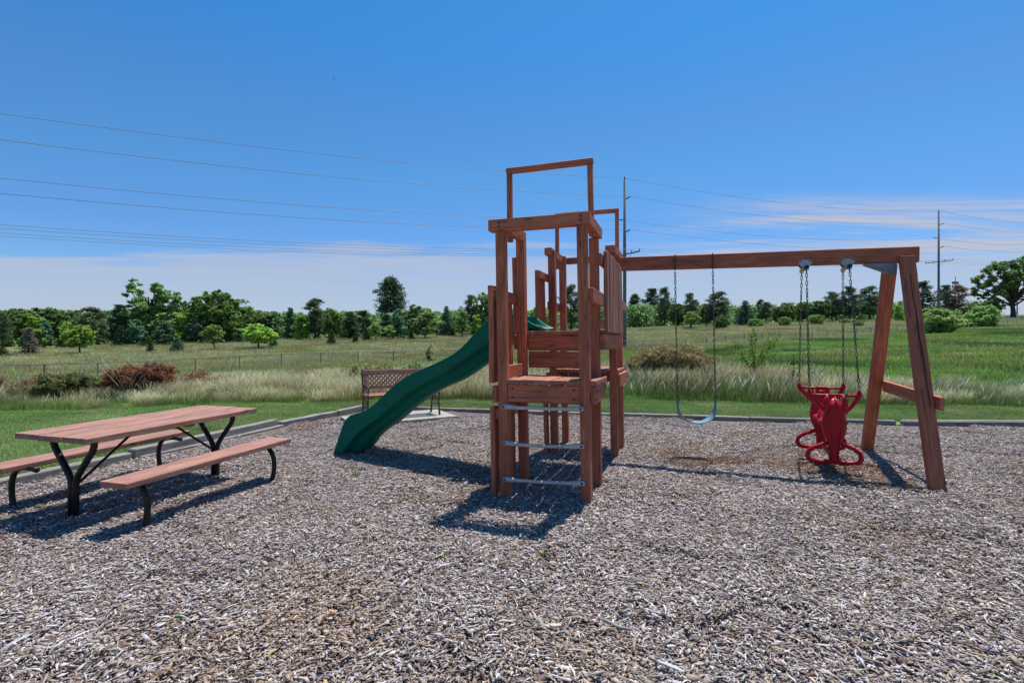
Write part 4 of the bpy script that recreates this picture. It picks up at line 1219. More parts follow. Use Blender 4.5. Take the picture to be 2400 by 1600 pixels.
# ------------------------------------------------------------------ park bench on its slab
bu = Vector((.865, .50, 0)).normalized(); bn = Vector((bu.y, -bu.x, 0))     # bn: facing direction
RB = G(1020, 979, .0); RB.z = 0
sl_c = RB - bu * .72 + bn * .0
rotm_ = Matrix((bu, -bn, UPZ)).transposed()
o_ = board('concrete_slab', sl_c - bu * 1.02 + Vector((0, 0, .04)), sl_c + bu * .98 + Vector((0, 0, .04)), 1.12, .10, M_CONC, None, ch=.006, warp=.003)
tag(o_, 'pale concrete slab set in the mulch under the lattice-back bench', 'concrete slab')
BB = RB - bu * .70
pbn = empty('park_bench', BB + Vector((0, 0, .09)), 'faded red garden bench with lattice back and rusty cast-iron ends', 'bench')
def K(x, y, z): return BB + bu * x + bn * y + Vector((0, 0, z + .09))
BHW = .70
for sx in (-1, 1):
    x = sx * BHW
    m = MB()
    m.tube([K(x, .24, 0), K(x, .215, .12), K(x, .20, .28), K(x, .22, .40), K(x, .25, .44)], [.022, .016, .014, .015, .02], n=8)
    m.tube([K(x, -.24, 0), K(x, -.21, .14), K(x, -.17, .30), K(x, -.16, .42), K(x, -.19, .60), K(x, -.235, .80), K(x, -.255, .90)], [.022, .017, .015, .016, .017, .017, .02], n=8)
    m.tube([K(x, .25, .44), K(x, .10, .43), K(x, -.05, .42), K(x, -.165, .41)], .014, n=8)
    m.tube([K(x, -.185, .60), K(x, -.08, .63), K(x, .08, .63), K(x, .20, .615), K(x, .235, .585), K(x, .235, .53), K(x, .20, .46)], [.016, .015, .015, .017, .017, .015, .013], n=8)
    m.tube([K(x, .205, .25), K(x, .10, .20), K(x, 0, .22), K(x, -.10, .20), K(x, -.19, .24)], .010, n=6)
    for cy, cz, rr_ in ((.06, .31, .07), (-.06, .31, .07), (.05, .535, .06), (-.08, .52, .055)):
        m.tube([K(x, cy + rr_ * math.cos(a_ * .63), cz + rr_ * math.sin(a_ * .63)) for a_ in range(11)], .008, n=6)
    m.tube([K(x, -.255, .90), K(x, -.258, .925)], [.026, .012], n=8)
    m.build('cast_end', M_IRON, pbn, smooth=True)
for i in range(5):
    y = -.13 + i * .088
    board('seat_slat', K(-BHW - .03, y, .452 - .012 * (2 - abs(i - 2)) * .5), K(BHW + .03, y, .452 - .012 * (2 - abs(i - 2)) * .5), .062, .022, M_BENCHW, pbn)
bup = (K(0, -.255, .90) - K(0, -.19, .60)).normalized(); bup_n = bup.cross(bu)
board('back_rail', K(-BHW, -.243, .865), K(BHW, -.243, .865), .024, .085, M_BENCHW, pbn, up=bup)
board('back_rail', K(-BHW, -.178, .575), K(BHW, -.178, .575), .024, .07, M_BENCHW, pbn, up=bup)
for sx in (-1, 1):
    board('back_stile', K(sx * (BHW - .06), -.186, .61), K(sx * (BHW - .06), -.233, .825), .024, .07, M_BENCHW, pbn, up=bu)
m = MB()
c0, c1 = K(0, -.186, .61), K(0, -.233, .825)
hv_ = (c1 - c0); hh = hv_.length; hv_.normalize()
rot_l = Matrix((bu, hv_.cross(bu).normalized() * -1, hv_)).transposed()
for s_ in (-1, 1):
    off = bup_n * (.005 * s_)
    n_ = 18
    for i in range(-4, n_):
        xa = -BHW + .09 + i * .088
        xb = xa + s_ * hh
        za, zb_ = 0.0, hh
        lo, hi = -BHW + .09, BHW - .09
        if max(xa, xb) < lo or min(xa, xb) > hi: continue
        def cut(xx): return min(max(xx, lo), hi)
        xa2, xb2 = cut(xa), cut(xb)
        if abs(xb - xa) > 1e-6:
            za = (xa2 - xa) / (xb - xa) * hh; zb_ = (xb2 - xa) / (xb - xa) * hh
        p_, q_ = c0 + bu * xa2 + hv_ * za + off, c0 + bu * xb2 + hv_ * zb_ + off
        d_ = (q_ - p_)
        if d_.length < .03: continue
        mid = (p_ + q_) / 2; dn = d_.normalized(); n3 = dn.cross(bup_n).normalized()
        m.box(mid, (d_.length, .027, .008), rot=Matrix((dn, n3, dn.cross(n3))).transposed())
m.build('lattice_panel', M_BENCHW, pbn)

# ------------------------------------------------------------------ timber edging
def timber(a, b, label, w_=.13, t_=.15, z=.04, z2=None, log=False):
    a = Vector((a[0], a[1], z)); b = Vector((b[0], b[1], z if z2 is None else z2))
    nrm_ = Vector((-(b - a).y, (b - a).x, 0)).normalized() * (w_ / 2)
    if log:
        o = board('edging_timber', a + nrm_, b + nrm_, w_, t_, M_GREY, None, segs=12, warp=.004, ch=.045)
    else:
        o = board('edging_timber', a + nrm_, b + nrm_, w_, t_, M_GREY, None, segs=10, warp=.004, ch=.012)
    tag(o, label, 'timber', 'grey timbers edging the mulch')
timber((-6.05, 2.75), (-4.925, 6.48), 'split and weathered grey timber running behind the near end of the picnic table', z=.028, log=False)
timber((-4.915, 6.51), (-4.215, 9.00), 'grey timber with a straight crack beside the far end of the picnic table', z=.075)
timber((-4.86, 6.56), (-4.13, 9.06), 'low grey timber under the upper edging timber at the far end of the picnic table', w_=.10, t_=.09, z=.0)
timber((-4.16, 9.03), (-3.605, 10.33), 'grey edging timber between the picnic table and the left end of the lattice bench', z=.03)
timber((-3.595, 10.37), (-3.24, 11.22), 'short grey edging timber behind the left end of the lattice bench', z=.045)
timber((-2.35, 11.21), (-.455, 10.77), 'grey edging timber between the lattice bench and the climbing fort', z=.02, w_=.095, t_=.14)
timber((-.445, 10.765), (2.10, 10.165), 'grey edging timber seen through the legs of the climbing fort', z=.015, w_=.095, t_=.14)
timber((2.11, 10.16), (4.6, 9.66), 'grey edging timber behind the blue belt swing', z=.02, w_=.095, t_=.14)
timber((4.61, 9.655), (7.06, 9.17), 'grey edging timber behind the red glider with a free end on the right', z=.025, w_=.095, t_=.14)
timber((7.20, 9.17), (9.6, 9.02), 'rounded grey log edging on the far right behind the A-frame leg', z=.035, log=True)

# ------------------------------------------------------------------ wire fence
fence = empty('chain_link_fence', (0, 48.9, tz1(0, 48.9)), 'long grey chain link fence crossing the meadow below the trees', 'fence')
def FP(k):
    x = 35.0 * (-1096 + 92.9 * k) / FPX; y = 35.0 * (1 + .03368 * k)
    return Vector((x, y, tz1(x, y) - .05))
KS = list(range(-3, 49))
for k in KS:
    p = FP(k); m = MB(); m.tube([p - Vector((0, 0, .1)), p + Vector((0, 0, 1.27))], .038 if k % 8 else .05, n=6)
    m.tube([p + Vector((0, 0, 1.27)), p + Vector((0, 0, 1.31))], [.045, .01], n=6)
    m.build('post', M_FENCE, fence)
m = MB(); m.tube([FP(k) + Vector((0, 0, 1.24)) for k in KS], .026, n=6); m.build('top_rail', M_FENCE, fence)
m = MB()
for k in KS[:-1]:
    a_, b_ = FP(k), FP(k + 1)
    nw = 26 if k < 20 else 16
    r_ = .0035
    for i in range(nw):
        for s_ in (0, 1):
            u0, u1 = i / nw, (i + 9) / nw
            if s_: u0, u1 = u1, u0
            u0c, u1c = min(max(u0, 0), 1), min(max(u1, 0), 1)
            z0_, z1_ = 0.04 + 1.18 * (u0c - u0) / (u1 - u0), 0.04 + 1.18 * (u1c - u0) / (u1 - u0)
            p_, q_ = a_.lerp(b_, u0c) + Vector((0, 0, z0_)), a_.lerp(b_, u1c) + Vector((0, 0, z1_))
            if (q_ - p_).length < .05: continue
            m.add([p_ + Vector((r_, 0, 0)), p_ + Vector((-r_, 0, r_)), p_ + Vector((0, r_, -r_)), q_ + Vector((r_, 0, 0)), q_ + Vector((-r_, 0, r_)), q_ + Vector((0, r_, -r_))],
                  [(0, 1, 4, 3), (1, 2, 5, 4), (2, 0, 3, 5)])
o = m.build('wire_mesh', M_FENCE, fence); o['kind'] = 'stuff'

# ------------------------------------------------------------------ power line
p1 = Vector((264 / FPX * 58, 58, 0)); p2 = Vector((1000 / FPX * 98, 98, 0))
dv = (p2 - p1); dirl = dv.normalized(); arm = Vector((dirl.y, -dirl.x, 0))       # right-near side
def pole_thing(p, zbase, ztop, label, zs, sides, zarm):
    o = empty('utility_pole', (p.x, p.y, zbase), label, 'utility pole', 'poles of the power line')
    m = MB(); m.tube([(p.x, p.y, zbase - .3), (p.x, p.y, zbase + 8), (p.x, p.y, ztop)], [.235, .20, .15], n=14); m.build('pole', M_POLE, o, smooth=True)
    m = MB(); m.tube([(p.x, p.y, ztop), (p.x, p.y, ztop + .14), (p.x, p.y, ztop + .16), (p.x, p.y, ztop + .36)], [.05, .05, .09, .06], n=8); m.build('top_insulator', M_INSUL, o)
    for z, s in zip(zs[1:], sides):
        m = MB(); q = Vector((p.x, p.y, z)) + arm * (s * .15)
        m.tube([q, q + arm * (s * .35) + UPZ * .05, q + arm * (s * .75) + UPZ * .16], [.05, .075, .06], n=8)
        m.build('insulator', M_INSUL, o)
    m = MB(); c = Vector((p.x, p.y, zarm)); rot_ = Matrix((arm, dirl, UPZ)).transposed()
    m.box(c + dirl * .22, (4.5, .11, .13), rot=rot_); ca = m.build('crossarm', M_POLE, o)
    m = MB()
    for s in (-1, 1): m.tube([c + dirl * .2 + arm * (s * 1.1) - UPZ * .06, c + dirl * .18 - UPZ * .75], .022, n=6)
    m.build('crossarm_brace', M_POLE, o)
    for s in (-2.15, -.9, .9, 2.15):
        m = MB(); q = c + dirl * .22 + arm * s + UPZ * .065
        m.tube([q, q + UPZ * .10, q + UPZ * .12, q + UPZ * .26], [.03, .03, .07, .05], n=8); m.build('pin_insulator', M_INSUL, ca)
    return o
ZS1 = [20.2, 18.0, 15.7, 14.2]; ZA1 = 11.7
ZS2 = [26.9, 24.4, 21.9, 19.9]; ZA2 = 17.2
zb1, zb2 = tz1(p1.x, p1.y) - .05, tz1(p2.x, p2.y) - .05
pole1 = pole_thing(p1, zb1, 20.3, 'nearer tall grey utility pole rising behind the climbing fort', ZS1, (1, -1, 1), ZA1)
m = MB(); q = p1 + arm * .26
m.tube([q + UPZ * (zb1 + .2), q + UPZ * (zb1 + 11.2)], .03, n=6); m.build('riser_conduit', M_GALV, pole1)
pole2 = pole_thing(p2, zb2, 27.0, 'farther utility pole standing behind the big bush at right', ZS2, (1, -1, 1), ZA2)
p0 = p1 - dv; p3 = p2 + dv
def wire(label, a, b, sag, r):
    a, b = Vector(a), Vector(b)
    m = MB(); n_ = 28
    m.tube([a.lerp(b, i / n_) - UPZ * (sag * 4 * (i / n_) * (1 - i / n_)) for i in range(n_ + 1)], r, n=5)
    tag(m.build('power_wire', M_WIRE, smooth=True), label, 'power line', 'wires of the power line')
Z0 = [15.6, 14.0, 12.2, 10.86]; Z3 = [34.5, 32.0, 29.4, 27.4]
sd = [0, 1, -1, 1]
nm_ = ['topmost', 'second highest', 'third highest', 'fourth highest']
wside = lambda p, z, s: Vector((p.x, p.y, z)) + arm * (s * .88) + UPZ * (.17 if s else .3)
for i in range(4):
    wire(nm_[i] + ' power wire left of the nearer pole', wside(p0, Z0[i], sd[i]), wside(p1, ZS1[i], sd[i]), 1.5, .020)
    wire(nm_[i] + ' power wire between the two poles', wside(p1, ZS1[i], sd[i]), wside(p2, ZS2[i], sd[i]), 1.3, .018)
    wire(nm_[i] + ' power wire right of the farther pole', wside(p2, ZS2[i], sd[i]), wside(p3, Z3[i], sd[i]), 1.3, .022)
qs = lambda p, z, s: Vector((p.x, p.y, z + .33)) + dirl * .22 + arm * s
for s, nm in ((-2.15, 'leftmost'), (-.9, 'inner left'), (.9, 'inner right'), (2.15, 'rightmost')):
    wire('thin crossarm wire left of the nearer pole, %s of four' % nm, qs(p0, 8.6, s), qs(p1, ZA1, s), 1.5, .014)
    wire('thin crossarm wire between the two poles, %s of four' % nm, qs(p1, ZA1, s), qs(p2, ZA2, s), 1.3, .011)
    wire('thin crossarm wire right of the farther pole, %s of four' % nm, qs(p2, ZA2, s), qs(p3, 24.7, s), 1.3, .013)
# ------------------------------------------------------------------ trees
def leaf_cards(rg, C, size, normal_bias, cols, jit=0.25, asp=0.6):
    """C: (n,3) centres; returns verts (4n), colours"""
    n = len(C)
    nrm = rg.normal(0, 1, (n, 3)) + normal_bias
    nrm /= np.linalg.norm(nrm, axis=1, keepdims=True) + 1e-9
    a = np.cross(nrm, rg.normal(0, 1, (n, 3))); a /= np.linalg.norm(a, axis=1, keepdims=True) + 1e-9
    b = np.cross(nrm, a)
    s = (size * rg.uniform(0.55, 1.45, n))[:, None]
    a = a * s; b = b * s * asp
    V = np.stack([C - a, C - b * (0.8 + .4 * rg.uniform(size=(n, 1))), C + a, C + b * (0.8 + .4 * rg.uniform(size=(n, 1)))], 1)
    cc = np.repeat(cols[:, None], 4, 1)
    return V.reshape(-1, 3), cc.reshape(-1, 3)
def crown_mesh(name, Vs, Cs, mat):
    V = np.concatenate(Vs); C = np.concatenate(Cs)
    F = np.arange(len(V))
    return mesh_np(name, V, F, 4, mat, np.clip(C, 0.004, 0.6))
def trunk_mesh(name, parts, mat=None):
    m = MB()
    for pts, r in parts: m.tube(pts, r, n=7)
    me = bpy.data.meshes.new(name); me.from_pydata(m.v, [], m.f); me.update()
    me.polygons.foreach_set('use_smooth', [True] * len(me.polygons))
    me.materials.append(mat or M_BARK)
    return me
def blob_tree(name, seed, blobs, n, size, base, mat, trunk_h=0.25, trunk_r=0.022, fork=True, vary=0.22, lighten=0.35, limb_r=0.35, hollow=0.55, sub=10):
    """blobs: (x,y,z,rx,rz) in units of tree height; every blob is a cloud of small leaf sprays"""
    rg = np.random.default_rng(seed)
    Vs, Cs = [], []
    vol = np.array([b[3] ** 2 * b[4] for b in blobs]) ** 0.66; vol /= vol.sum()
    trunk = []
    top = max(b[2] for b in blobs)
    trunk.append(([(0, 0, -.02), (0.004, 0, trunk_h * .5), (rg.normal(0, .01), rg.normal(0, .01), trunk_h), (rg.normal(0, .02), rg.normal(0, .02), top * .8)], [trunk_r * 1.35, trunk_r, trunk_r * .85, trunk_r * .25]))
    for b, v in zip(blobs, vol):
        bx, by, bz, rx, rz = b
        if fork:
            z0 = min(trunk_h * rg.uniform(.75, 1.5), bz)
            trunk.append(([(0, 0, z0), (bx * .5, by * .5, z0 + (bz - z0) * .6), (bx, by, bz), (bx * 1.25, by * 1.25, bz + rz * .5)], [trunk_r * .5, trunk_r * limb_r, trunk_r * .2, trunk_r * .06]))
        k = max(sub, int(sub * 26 * v))
        # sprays on and inside the blob
        d = rg.normal(0, 1, (k, 3)); d /= np.linalg.norm(d, axis=1, keepdims=True)
        rr = rg.uniform(hollow, 1.08, (k, 1)) ** .8
        sc = np.array([bx, by, bz]) + d * rr * np.array([rx, rx, rz])
        sr = rg.uniform(0.13, 0.28, k) * (rx + rz) / 2
        m = max(8, int(1.7 * n * v / k))
        for j in range(k):
            P = sc[j] + rg.normal(0, 1, (m, 3)) * sr[j] * np.array([0.62, 0.62, 0.6])
            c = np.array(base) * rg.uniform(1 - vary, 1 + vary) * (1 + rg.normal(0, 0.05, 3))
            c = c * rg.uniform(1 - lighten, 1 + lighten, (m, 1))
            v_, c_ = leaf_cards(rg, P, size * 1.15, d[j] * 0.8 + np.array([0, 0, .25]), c)
            Vs.append(v_); Cs.append(c_)
    return crown_mesh(name + '_crown', Vs, Cs, mat), trunk_mesh(name + '_trunk', trunk)
def rnd_blobs(seed, n, rmax, z0, z1, br, shape='round', lop=0.0):
    rg = np.random.default_rng(seed)
    out = []
    for i in range(n):
        s = (i + .5) / n
        z = z0 + (z1 - z0) * s
        if shape == 'round': env = math.sin(math.pi * min(1, max(0, 0.12 + 0.80 * s))) ** .7
        elif shape == 'tall': env = 0.55 + 0.45 * math.sin(math.pi * s)
        else: env = 1 - .75 * s
        a = i * 2.4 + rg.uniform(-.5, .5)
        r = rmax * env * rg.uniform(.3, .75)
        k = br * rg.uniform(.7, 1.25) * (0.6 + 0.4 * env)
        out.append((r * math.cos(a) + lop * (s - .5), r * math.sin(a), z, k, k * rg.uniform(.65, .9)))
    return out
def pine_tree(name, seed, h0, n_whorl, rmax, base, n_card=26, size=.021, droop=0.0, gap=.25, top_round=True, trunk_r=.016, vary=.22):
    """open pine: limbs with tufts of needles at their ends"""
    rg = np.random.default_rng(seed)
    Vs, Cs = [], []; parts = [([(0, 0, -.02), (0, 0, .35), (.006, 0, .7), (0, 0, .97)], [trunk_r * 1.3, trunk_r, trunk_r * .7, trunk_r * .15])]
    for i in range(n_whorl):
        s = i / (n_whorl - 1)
        z = h0 + (0.975 - h0) * s
        env = (math.sin(math.pi * (0.2 + 0.74 * s)) ** .8) if top_round else (1 - s) ** .8 + .05
        for j in range(rg.integers(4, 7)):
            if rg.uniform() < gap * .6: continue
            a = rg.uniform(0, 6.28); L = rmax * env * rg.uniform(.55, 1.1)
            e = np.array([L * math.cos(a), L * math.sin(a), (0.10 * L / rmax * rmax - droop * L) + rg.normal(0, .008)])
            st = np.array([0, 0, z]); en = st + e
            parts.append(([tuple(st), tuple(st + e * .55 + [0, 0, .006]), tuple(en)], [trunk_r * .3, trunk_r * .2, trunk_r * .06]))
            for q in range(rg.integers(4, 7)):
                f = rg.uniform(.3, 1.08)
                c = st + e * f + rg.normal(0, .016, 3) * [1, 1, .7]
                P = c + rg.normal(0, 1, (n_card, 3)) * np.array([.026, .026, .017])
                col = np.array(base) * rg.uniform(1 - vary, 1 + vary) * rg.uniform(.65, 1.35, (n_card, 1))
                v_, c_ = leaf_cards(rg, P, size * .78, np.array([0, 0, .9]), col, asp=.45)
                Vs.append(v_); Cs.append(c_)
    return crown_mesh(name + '_crown', Vs, Cs, M_NEEDLE), trunk_mesh(name + '_trunk', parts)
def spruce_tree(name, seed, base, rmax=.24, n_w=17, n_card=17, size=.03, h0=.03, tip=None, full=1.0):
    rg = np.random.default_rng(seed)
    Vs, Cs = [], []; parts = [([(0, 0, -.02), (0, 0, .5), (0, 0, .98)], [.02, .013, .003])]
    for i in range(n_w):
        s = (i + .3) / n_w
        z = h0 + (1 - h0) * s
        R_ = rmax * (1 - s) ** .82 * rg.uniform(.85, 1.12) + .012
        nb = max(4, int(13 * (1 - s) * full) + 3)
        for j in range(nb):
            a = 6.283 * j / nb + rg.uniform(-.3, .3); L = R_ * rg.uniform(.75, 1.15)
            for f in (.35, .65, .95):
                c = np.array([L * f * math.cos(a), L * f * math.sin(a), z + .10 * R_ * f - .22 * R_ * f * f + rg.normal(0, .006)])
                P = c + rg.normal(0, 1, (n_card // 2, 3)) * np.array([.018, .018, .010])
                col = np.array(tip if (tip and f > .9) else base) * rg.uniform(.65, 1.4, (n_card // 2, 1))
                v_, c_ = leaf_cards(rg, P, size * .55, np.array([math.cos(a), math.sin(a), .8]), col, asp=.5)
                Vs.append(v_); Cs.append(c_)
    return crown_mesh(name + '_crown', Vs, Cs, M_NEEDLE), trunk_mesh(name + '_trunk', parts)
BROAD = (0.10, 0.155, 0.048); DARKB = (0.078, 0.125, 0.044); LIME = (0.19, 0.28, 0.06); PINE = (0.070, 0.096, 0.052); BLUE = (0.055, 0.098, 0.062); OLIVE = (0.14, 0.19, 0.08)
PROTO = {}
def reg(key, cm, tm, wid):
    co = np.empty(len(cm.vertices) * 3, dtype=np.float32); cm.vertices.foreach_get('co', co); co = co.reshape(-1, 3)
    q0, q1 = np.percentile(co[:, 0], [0.6, 99.4]), np.percentile(co[:, 1], [0.6, 99.4])
    PROTO[key] = (cm, tm, float(q0[1] - q0[0]) if key in ('poplar', 'cottonwood') else float((q0[1] - q0[0]) * .5 + (q1[1] - q1[0]) * .5), float(np.percentile(co[:, 2], 99.7)))
reg('broad1', *blob_tree('broad_a', 1, rnd_blobs(1, 15, .34, .24, .88, .17), 5200, .020, BROAD, M_LEAF, trunk_h=.2), .92)
reg('broad2', *blob_tree('broad_b', 2, rnd_blobs(2, 17, .32, .20, .86, .16), 5200, .020, DARKB, M_LEAF, trunk_h=.2), .88)
reg('broad3', *blob_tree('broad_c', 3, rnd_blobs(3, 13, .26, .22, .90, .15, 'tall'), 4600, .021, OLIVE, M_LEAF, trunk_h=.22), .72)
reg('oak', *blob_tree('oak', 4, rnd_blobs(14, 26, .44, .22, .90, .135), 9000, .0155, (0.089, 0.151, 0.041), M_LEAF, trunk_h=.24, trunk_r=.03), 1.06)
tb_ = [(-.16, .03, .86, .055, .10), (-.15, 0, .72, .07, .10), (-.10, .05, .55, .11, .12), (-.17, 0, .42, .12, .12), (.10, 0, .74, .10, .10), (.16, .04, .66, .10, .12), (.06, -.05, .58, .12, .11), (.19, 0, .48, .11, .13), (.03, 0, .40, .15, .12), (-.06, .06, .28, .16, .12), (.14, -.04, .28, .13, .12), (.02, 0, .18, .15, .09), (.08, 0, .83, .06, .08)]
reg('poplar', *blob_tree('poplar', 5, tb_, 7500, .0145, (0.106, 0.161, 0.055), M_LEAF, trunk_h=.2, trunk_r=.02), .60)
cw = [(-.40, 0, .50, .10, .10), (-.34, .05, .64, .13, .11), (-.24, -.05, .77, .14, .11), (-.10, .04, .86, .14, .10), (.06, -.03, .90, .15, .09), (.22, .04, .85, .14, .10), (.34, 0, .73, .14, .12), (.42, .03, .56, .12, .11), (.38, -.03, .40, .09, .09), (-.14, .08, .63, .11, .09), (.06, .05, .68, .13, .11), (.22, -.06, .60, .12, .10), (-.22, -.05, .47, .07, .06), (.0, .12, .50, .10, .07), (.13, -.12, .48, .09, .07), (-.42, .0, .36, .05, .06), (.28, .08, .48, .09, .08), (-.05, -.14, .70, .12, .10), (-.30, -.10, .42, .11, .09), (.30, -.10, .36, .11, .09), (.44, .05, .45, .10, .10), (-.36, .08, .46, .10, .08), (.10, -.16, .58, .12, .10), (-.14, -.12, .56, .10, .08)]
reg('cottonwood', *blob_tree('cottonwood', 6, cw, 11000, .0135, (0.112, 0.174, 0.055), M_LEAF, trunk_h=.22, trunk_r=.027, limb_r=.42, hollow=.4), .98)
reg('pine1', *pine_tree('pine_a', 11, .32, 15, .25, PINE), .50)
reg('pine2', *pine_tree('pine_b', 12, .22, 16, .29, PINE, gap=.3), .58)
reg('pine3', *pine_tree('pine_c', 13, .12, 18, .24, (0.064, 0.104, 0.052), gap=.12, top_round=False), .50)
reg('pine4', *pine_tree('pine_d', 17, .30, 21, .27, (0.066, 0.095, 0.048), gap=.2, n_card=26), .42)
reg('rust_pine', *pine_tree('rust_pine', 14, .12, 15, .26, (0.145, 0.104, 0.065), gap=.25, vary=.35), .52)
reg('dead_fir', *pine_tree('dead_fir', 15, .10, 15, .20, (0.098, 0.095, 0.071), gap=.3, top_round=False, n_card=16), .40)
reg('spruce1', *spruce_tree('spruce_a', 21, (0.024, 0.044, 0.020), n_card=34, tip=(0.046, 0.081, 0.027)), .50)
reg('spruce2', *spruce_tree('spruce_b', 22, BLUE, rmax=.30, n_card=34, tip=(0.043, 0.074, 0.047)), .62)
reg('bluepine', *blob_tree('blue_pine', 23, rnd_blobs(23, 15, .26, .10, .90, .13, 'cone'), 5200, .02, (0.081, 0.140, 0.078), M_NEEDLE, trunk_h=.12, trunk_r=.016), .60)
reg('lime_cone', *blob_tree('lime_cone', 24, rnd_blobs(24, 15, .25, .10, .90, .12, 'cone'), 5000, .02, (0.184, 0.283, 0.055), M_LEAF, trunk_h=.14, trunk_r=.014), .56)
reg('maple', *blob_tree('maple', 25, rnd_blobs(25, 14, .33, .30, .86, .14), 3800, .022, LIME, M_LEAF, trunk_h=.30, trunk_r=.016, hollow=.3), .84)
reg('sapling', *blob_tree('sapling', 26, rnd_blobs(26, 11, .30, .28, .88, .11), 2000, .024, (0.165, 0.237, 0.074), M_LEAF, trunk_h=.34, trunk_r=.014, hollow=.2), .74)
reg('locust', *blob_tree('locust', 27, rnd_blobs(27, 19, .34, .18, .90, .115), 6000, .0155, (0.145, 0.209, 0.074), M_LEAF, trunk_h=.22, trunk_r=.014, hollow=.2), .82)
reg('shrub', *blob_tree('shrub', 28, rnd_blobs(28, 13, .50, .15, .80, .24), 3600, .035, (0.136, 0.209, 0.067), M_LEAF, trunk_h=.08, trunk_r=.02), 1.35)
reg('roundbush', *blob_tree('roundbush', 29, rnd_blobs(29, 12, .26, .22, .76, .26), 4200, .03, (0.081, 0.137, 0.041), M_LEAF, trunk_h=.08, trunk_r=.02), .96)
reg('bigbush', *blob_tree('bigbush', 30, rnd_blobs(30, 26, .50, .08, .80, .17), 9000, .019, (0.170, 0.246, 0.084), M_LEAF, trunk_h=.06, trunk_r=.014, hollow=.3, sub=12), 1.22)
NAMES = {'broad1': 'broadleaf_tree', 'broad2': 'broadleaf_tree', 'broad3': 'broadleaf_tree', 'oak': 'oak_tree', 'poplar': 'poplar_tree', 'cottonwood': 'cottonwood_tree', 'pine1': 'pine_tree', 'pine2': 'pine_tree', 'pine3': 'pine_tree', 'pine4': 'pine_tree',
         'rust_pine': 'pine_tree', 'dead_fir': 'fir_tree', 'spruce1': 'spruce_tree', 'spruce2': 'spruce_tree', 'bluepine': 'pine_tree', 'lime_cone': 'conifer_tree', 'maple': 'young_tree', 'sapling': 'young_tree', 'locust': 'locust_tree', 'shrub': 'shrub', 'roundbush': 'shrub', 'bigbush': 'bush'}
def tree(key, px, top, wpx, label, base=None, d=None, k=None):
    """px: column of the stem, top: row of the tip, base: row of the foot (finds the distance) or d metres"""
    if d is None:
        if base is not None: d = dist_for_row(px, base)
        else: d = float(np.interp(px, COLS, TREE_D)) * (k or 1.06)
    x = (px - 1200) / FPX * d
    z = tz1(x, d) - .05
    ztop = EYE - (top - 800) * d / FPX
    H_ = ztop - z
    Wm = wpx * d / FPX
    cm, tm, wid, hgt = PROTO[key]
    name = NAMES[key]
    bush = name in ('shrub', 'bush')
    o = empty(name, (x, d, z), label, 'bush' if bush else 'tree', 'bushes in the meadow' if bush else 'trees along the far edge of the meadow', rz=random.uniform(-.5, .5) if key in ('poplar', 'cottonwood') else random.uniform(0, 6.28))
    if key in ('poplar', 'cottonwood'): o.rotation_euler[2] = 0
    s = Wm / wid
    o.scale = (s, s, H_ / hgt)
    for nm, me_ in (('crown', cm), ('trunk', tm)):
        c = bpy.data.objects.new(nm, me_); COL.objects.link(c); c.parent = o
    return o
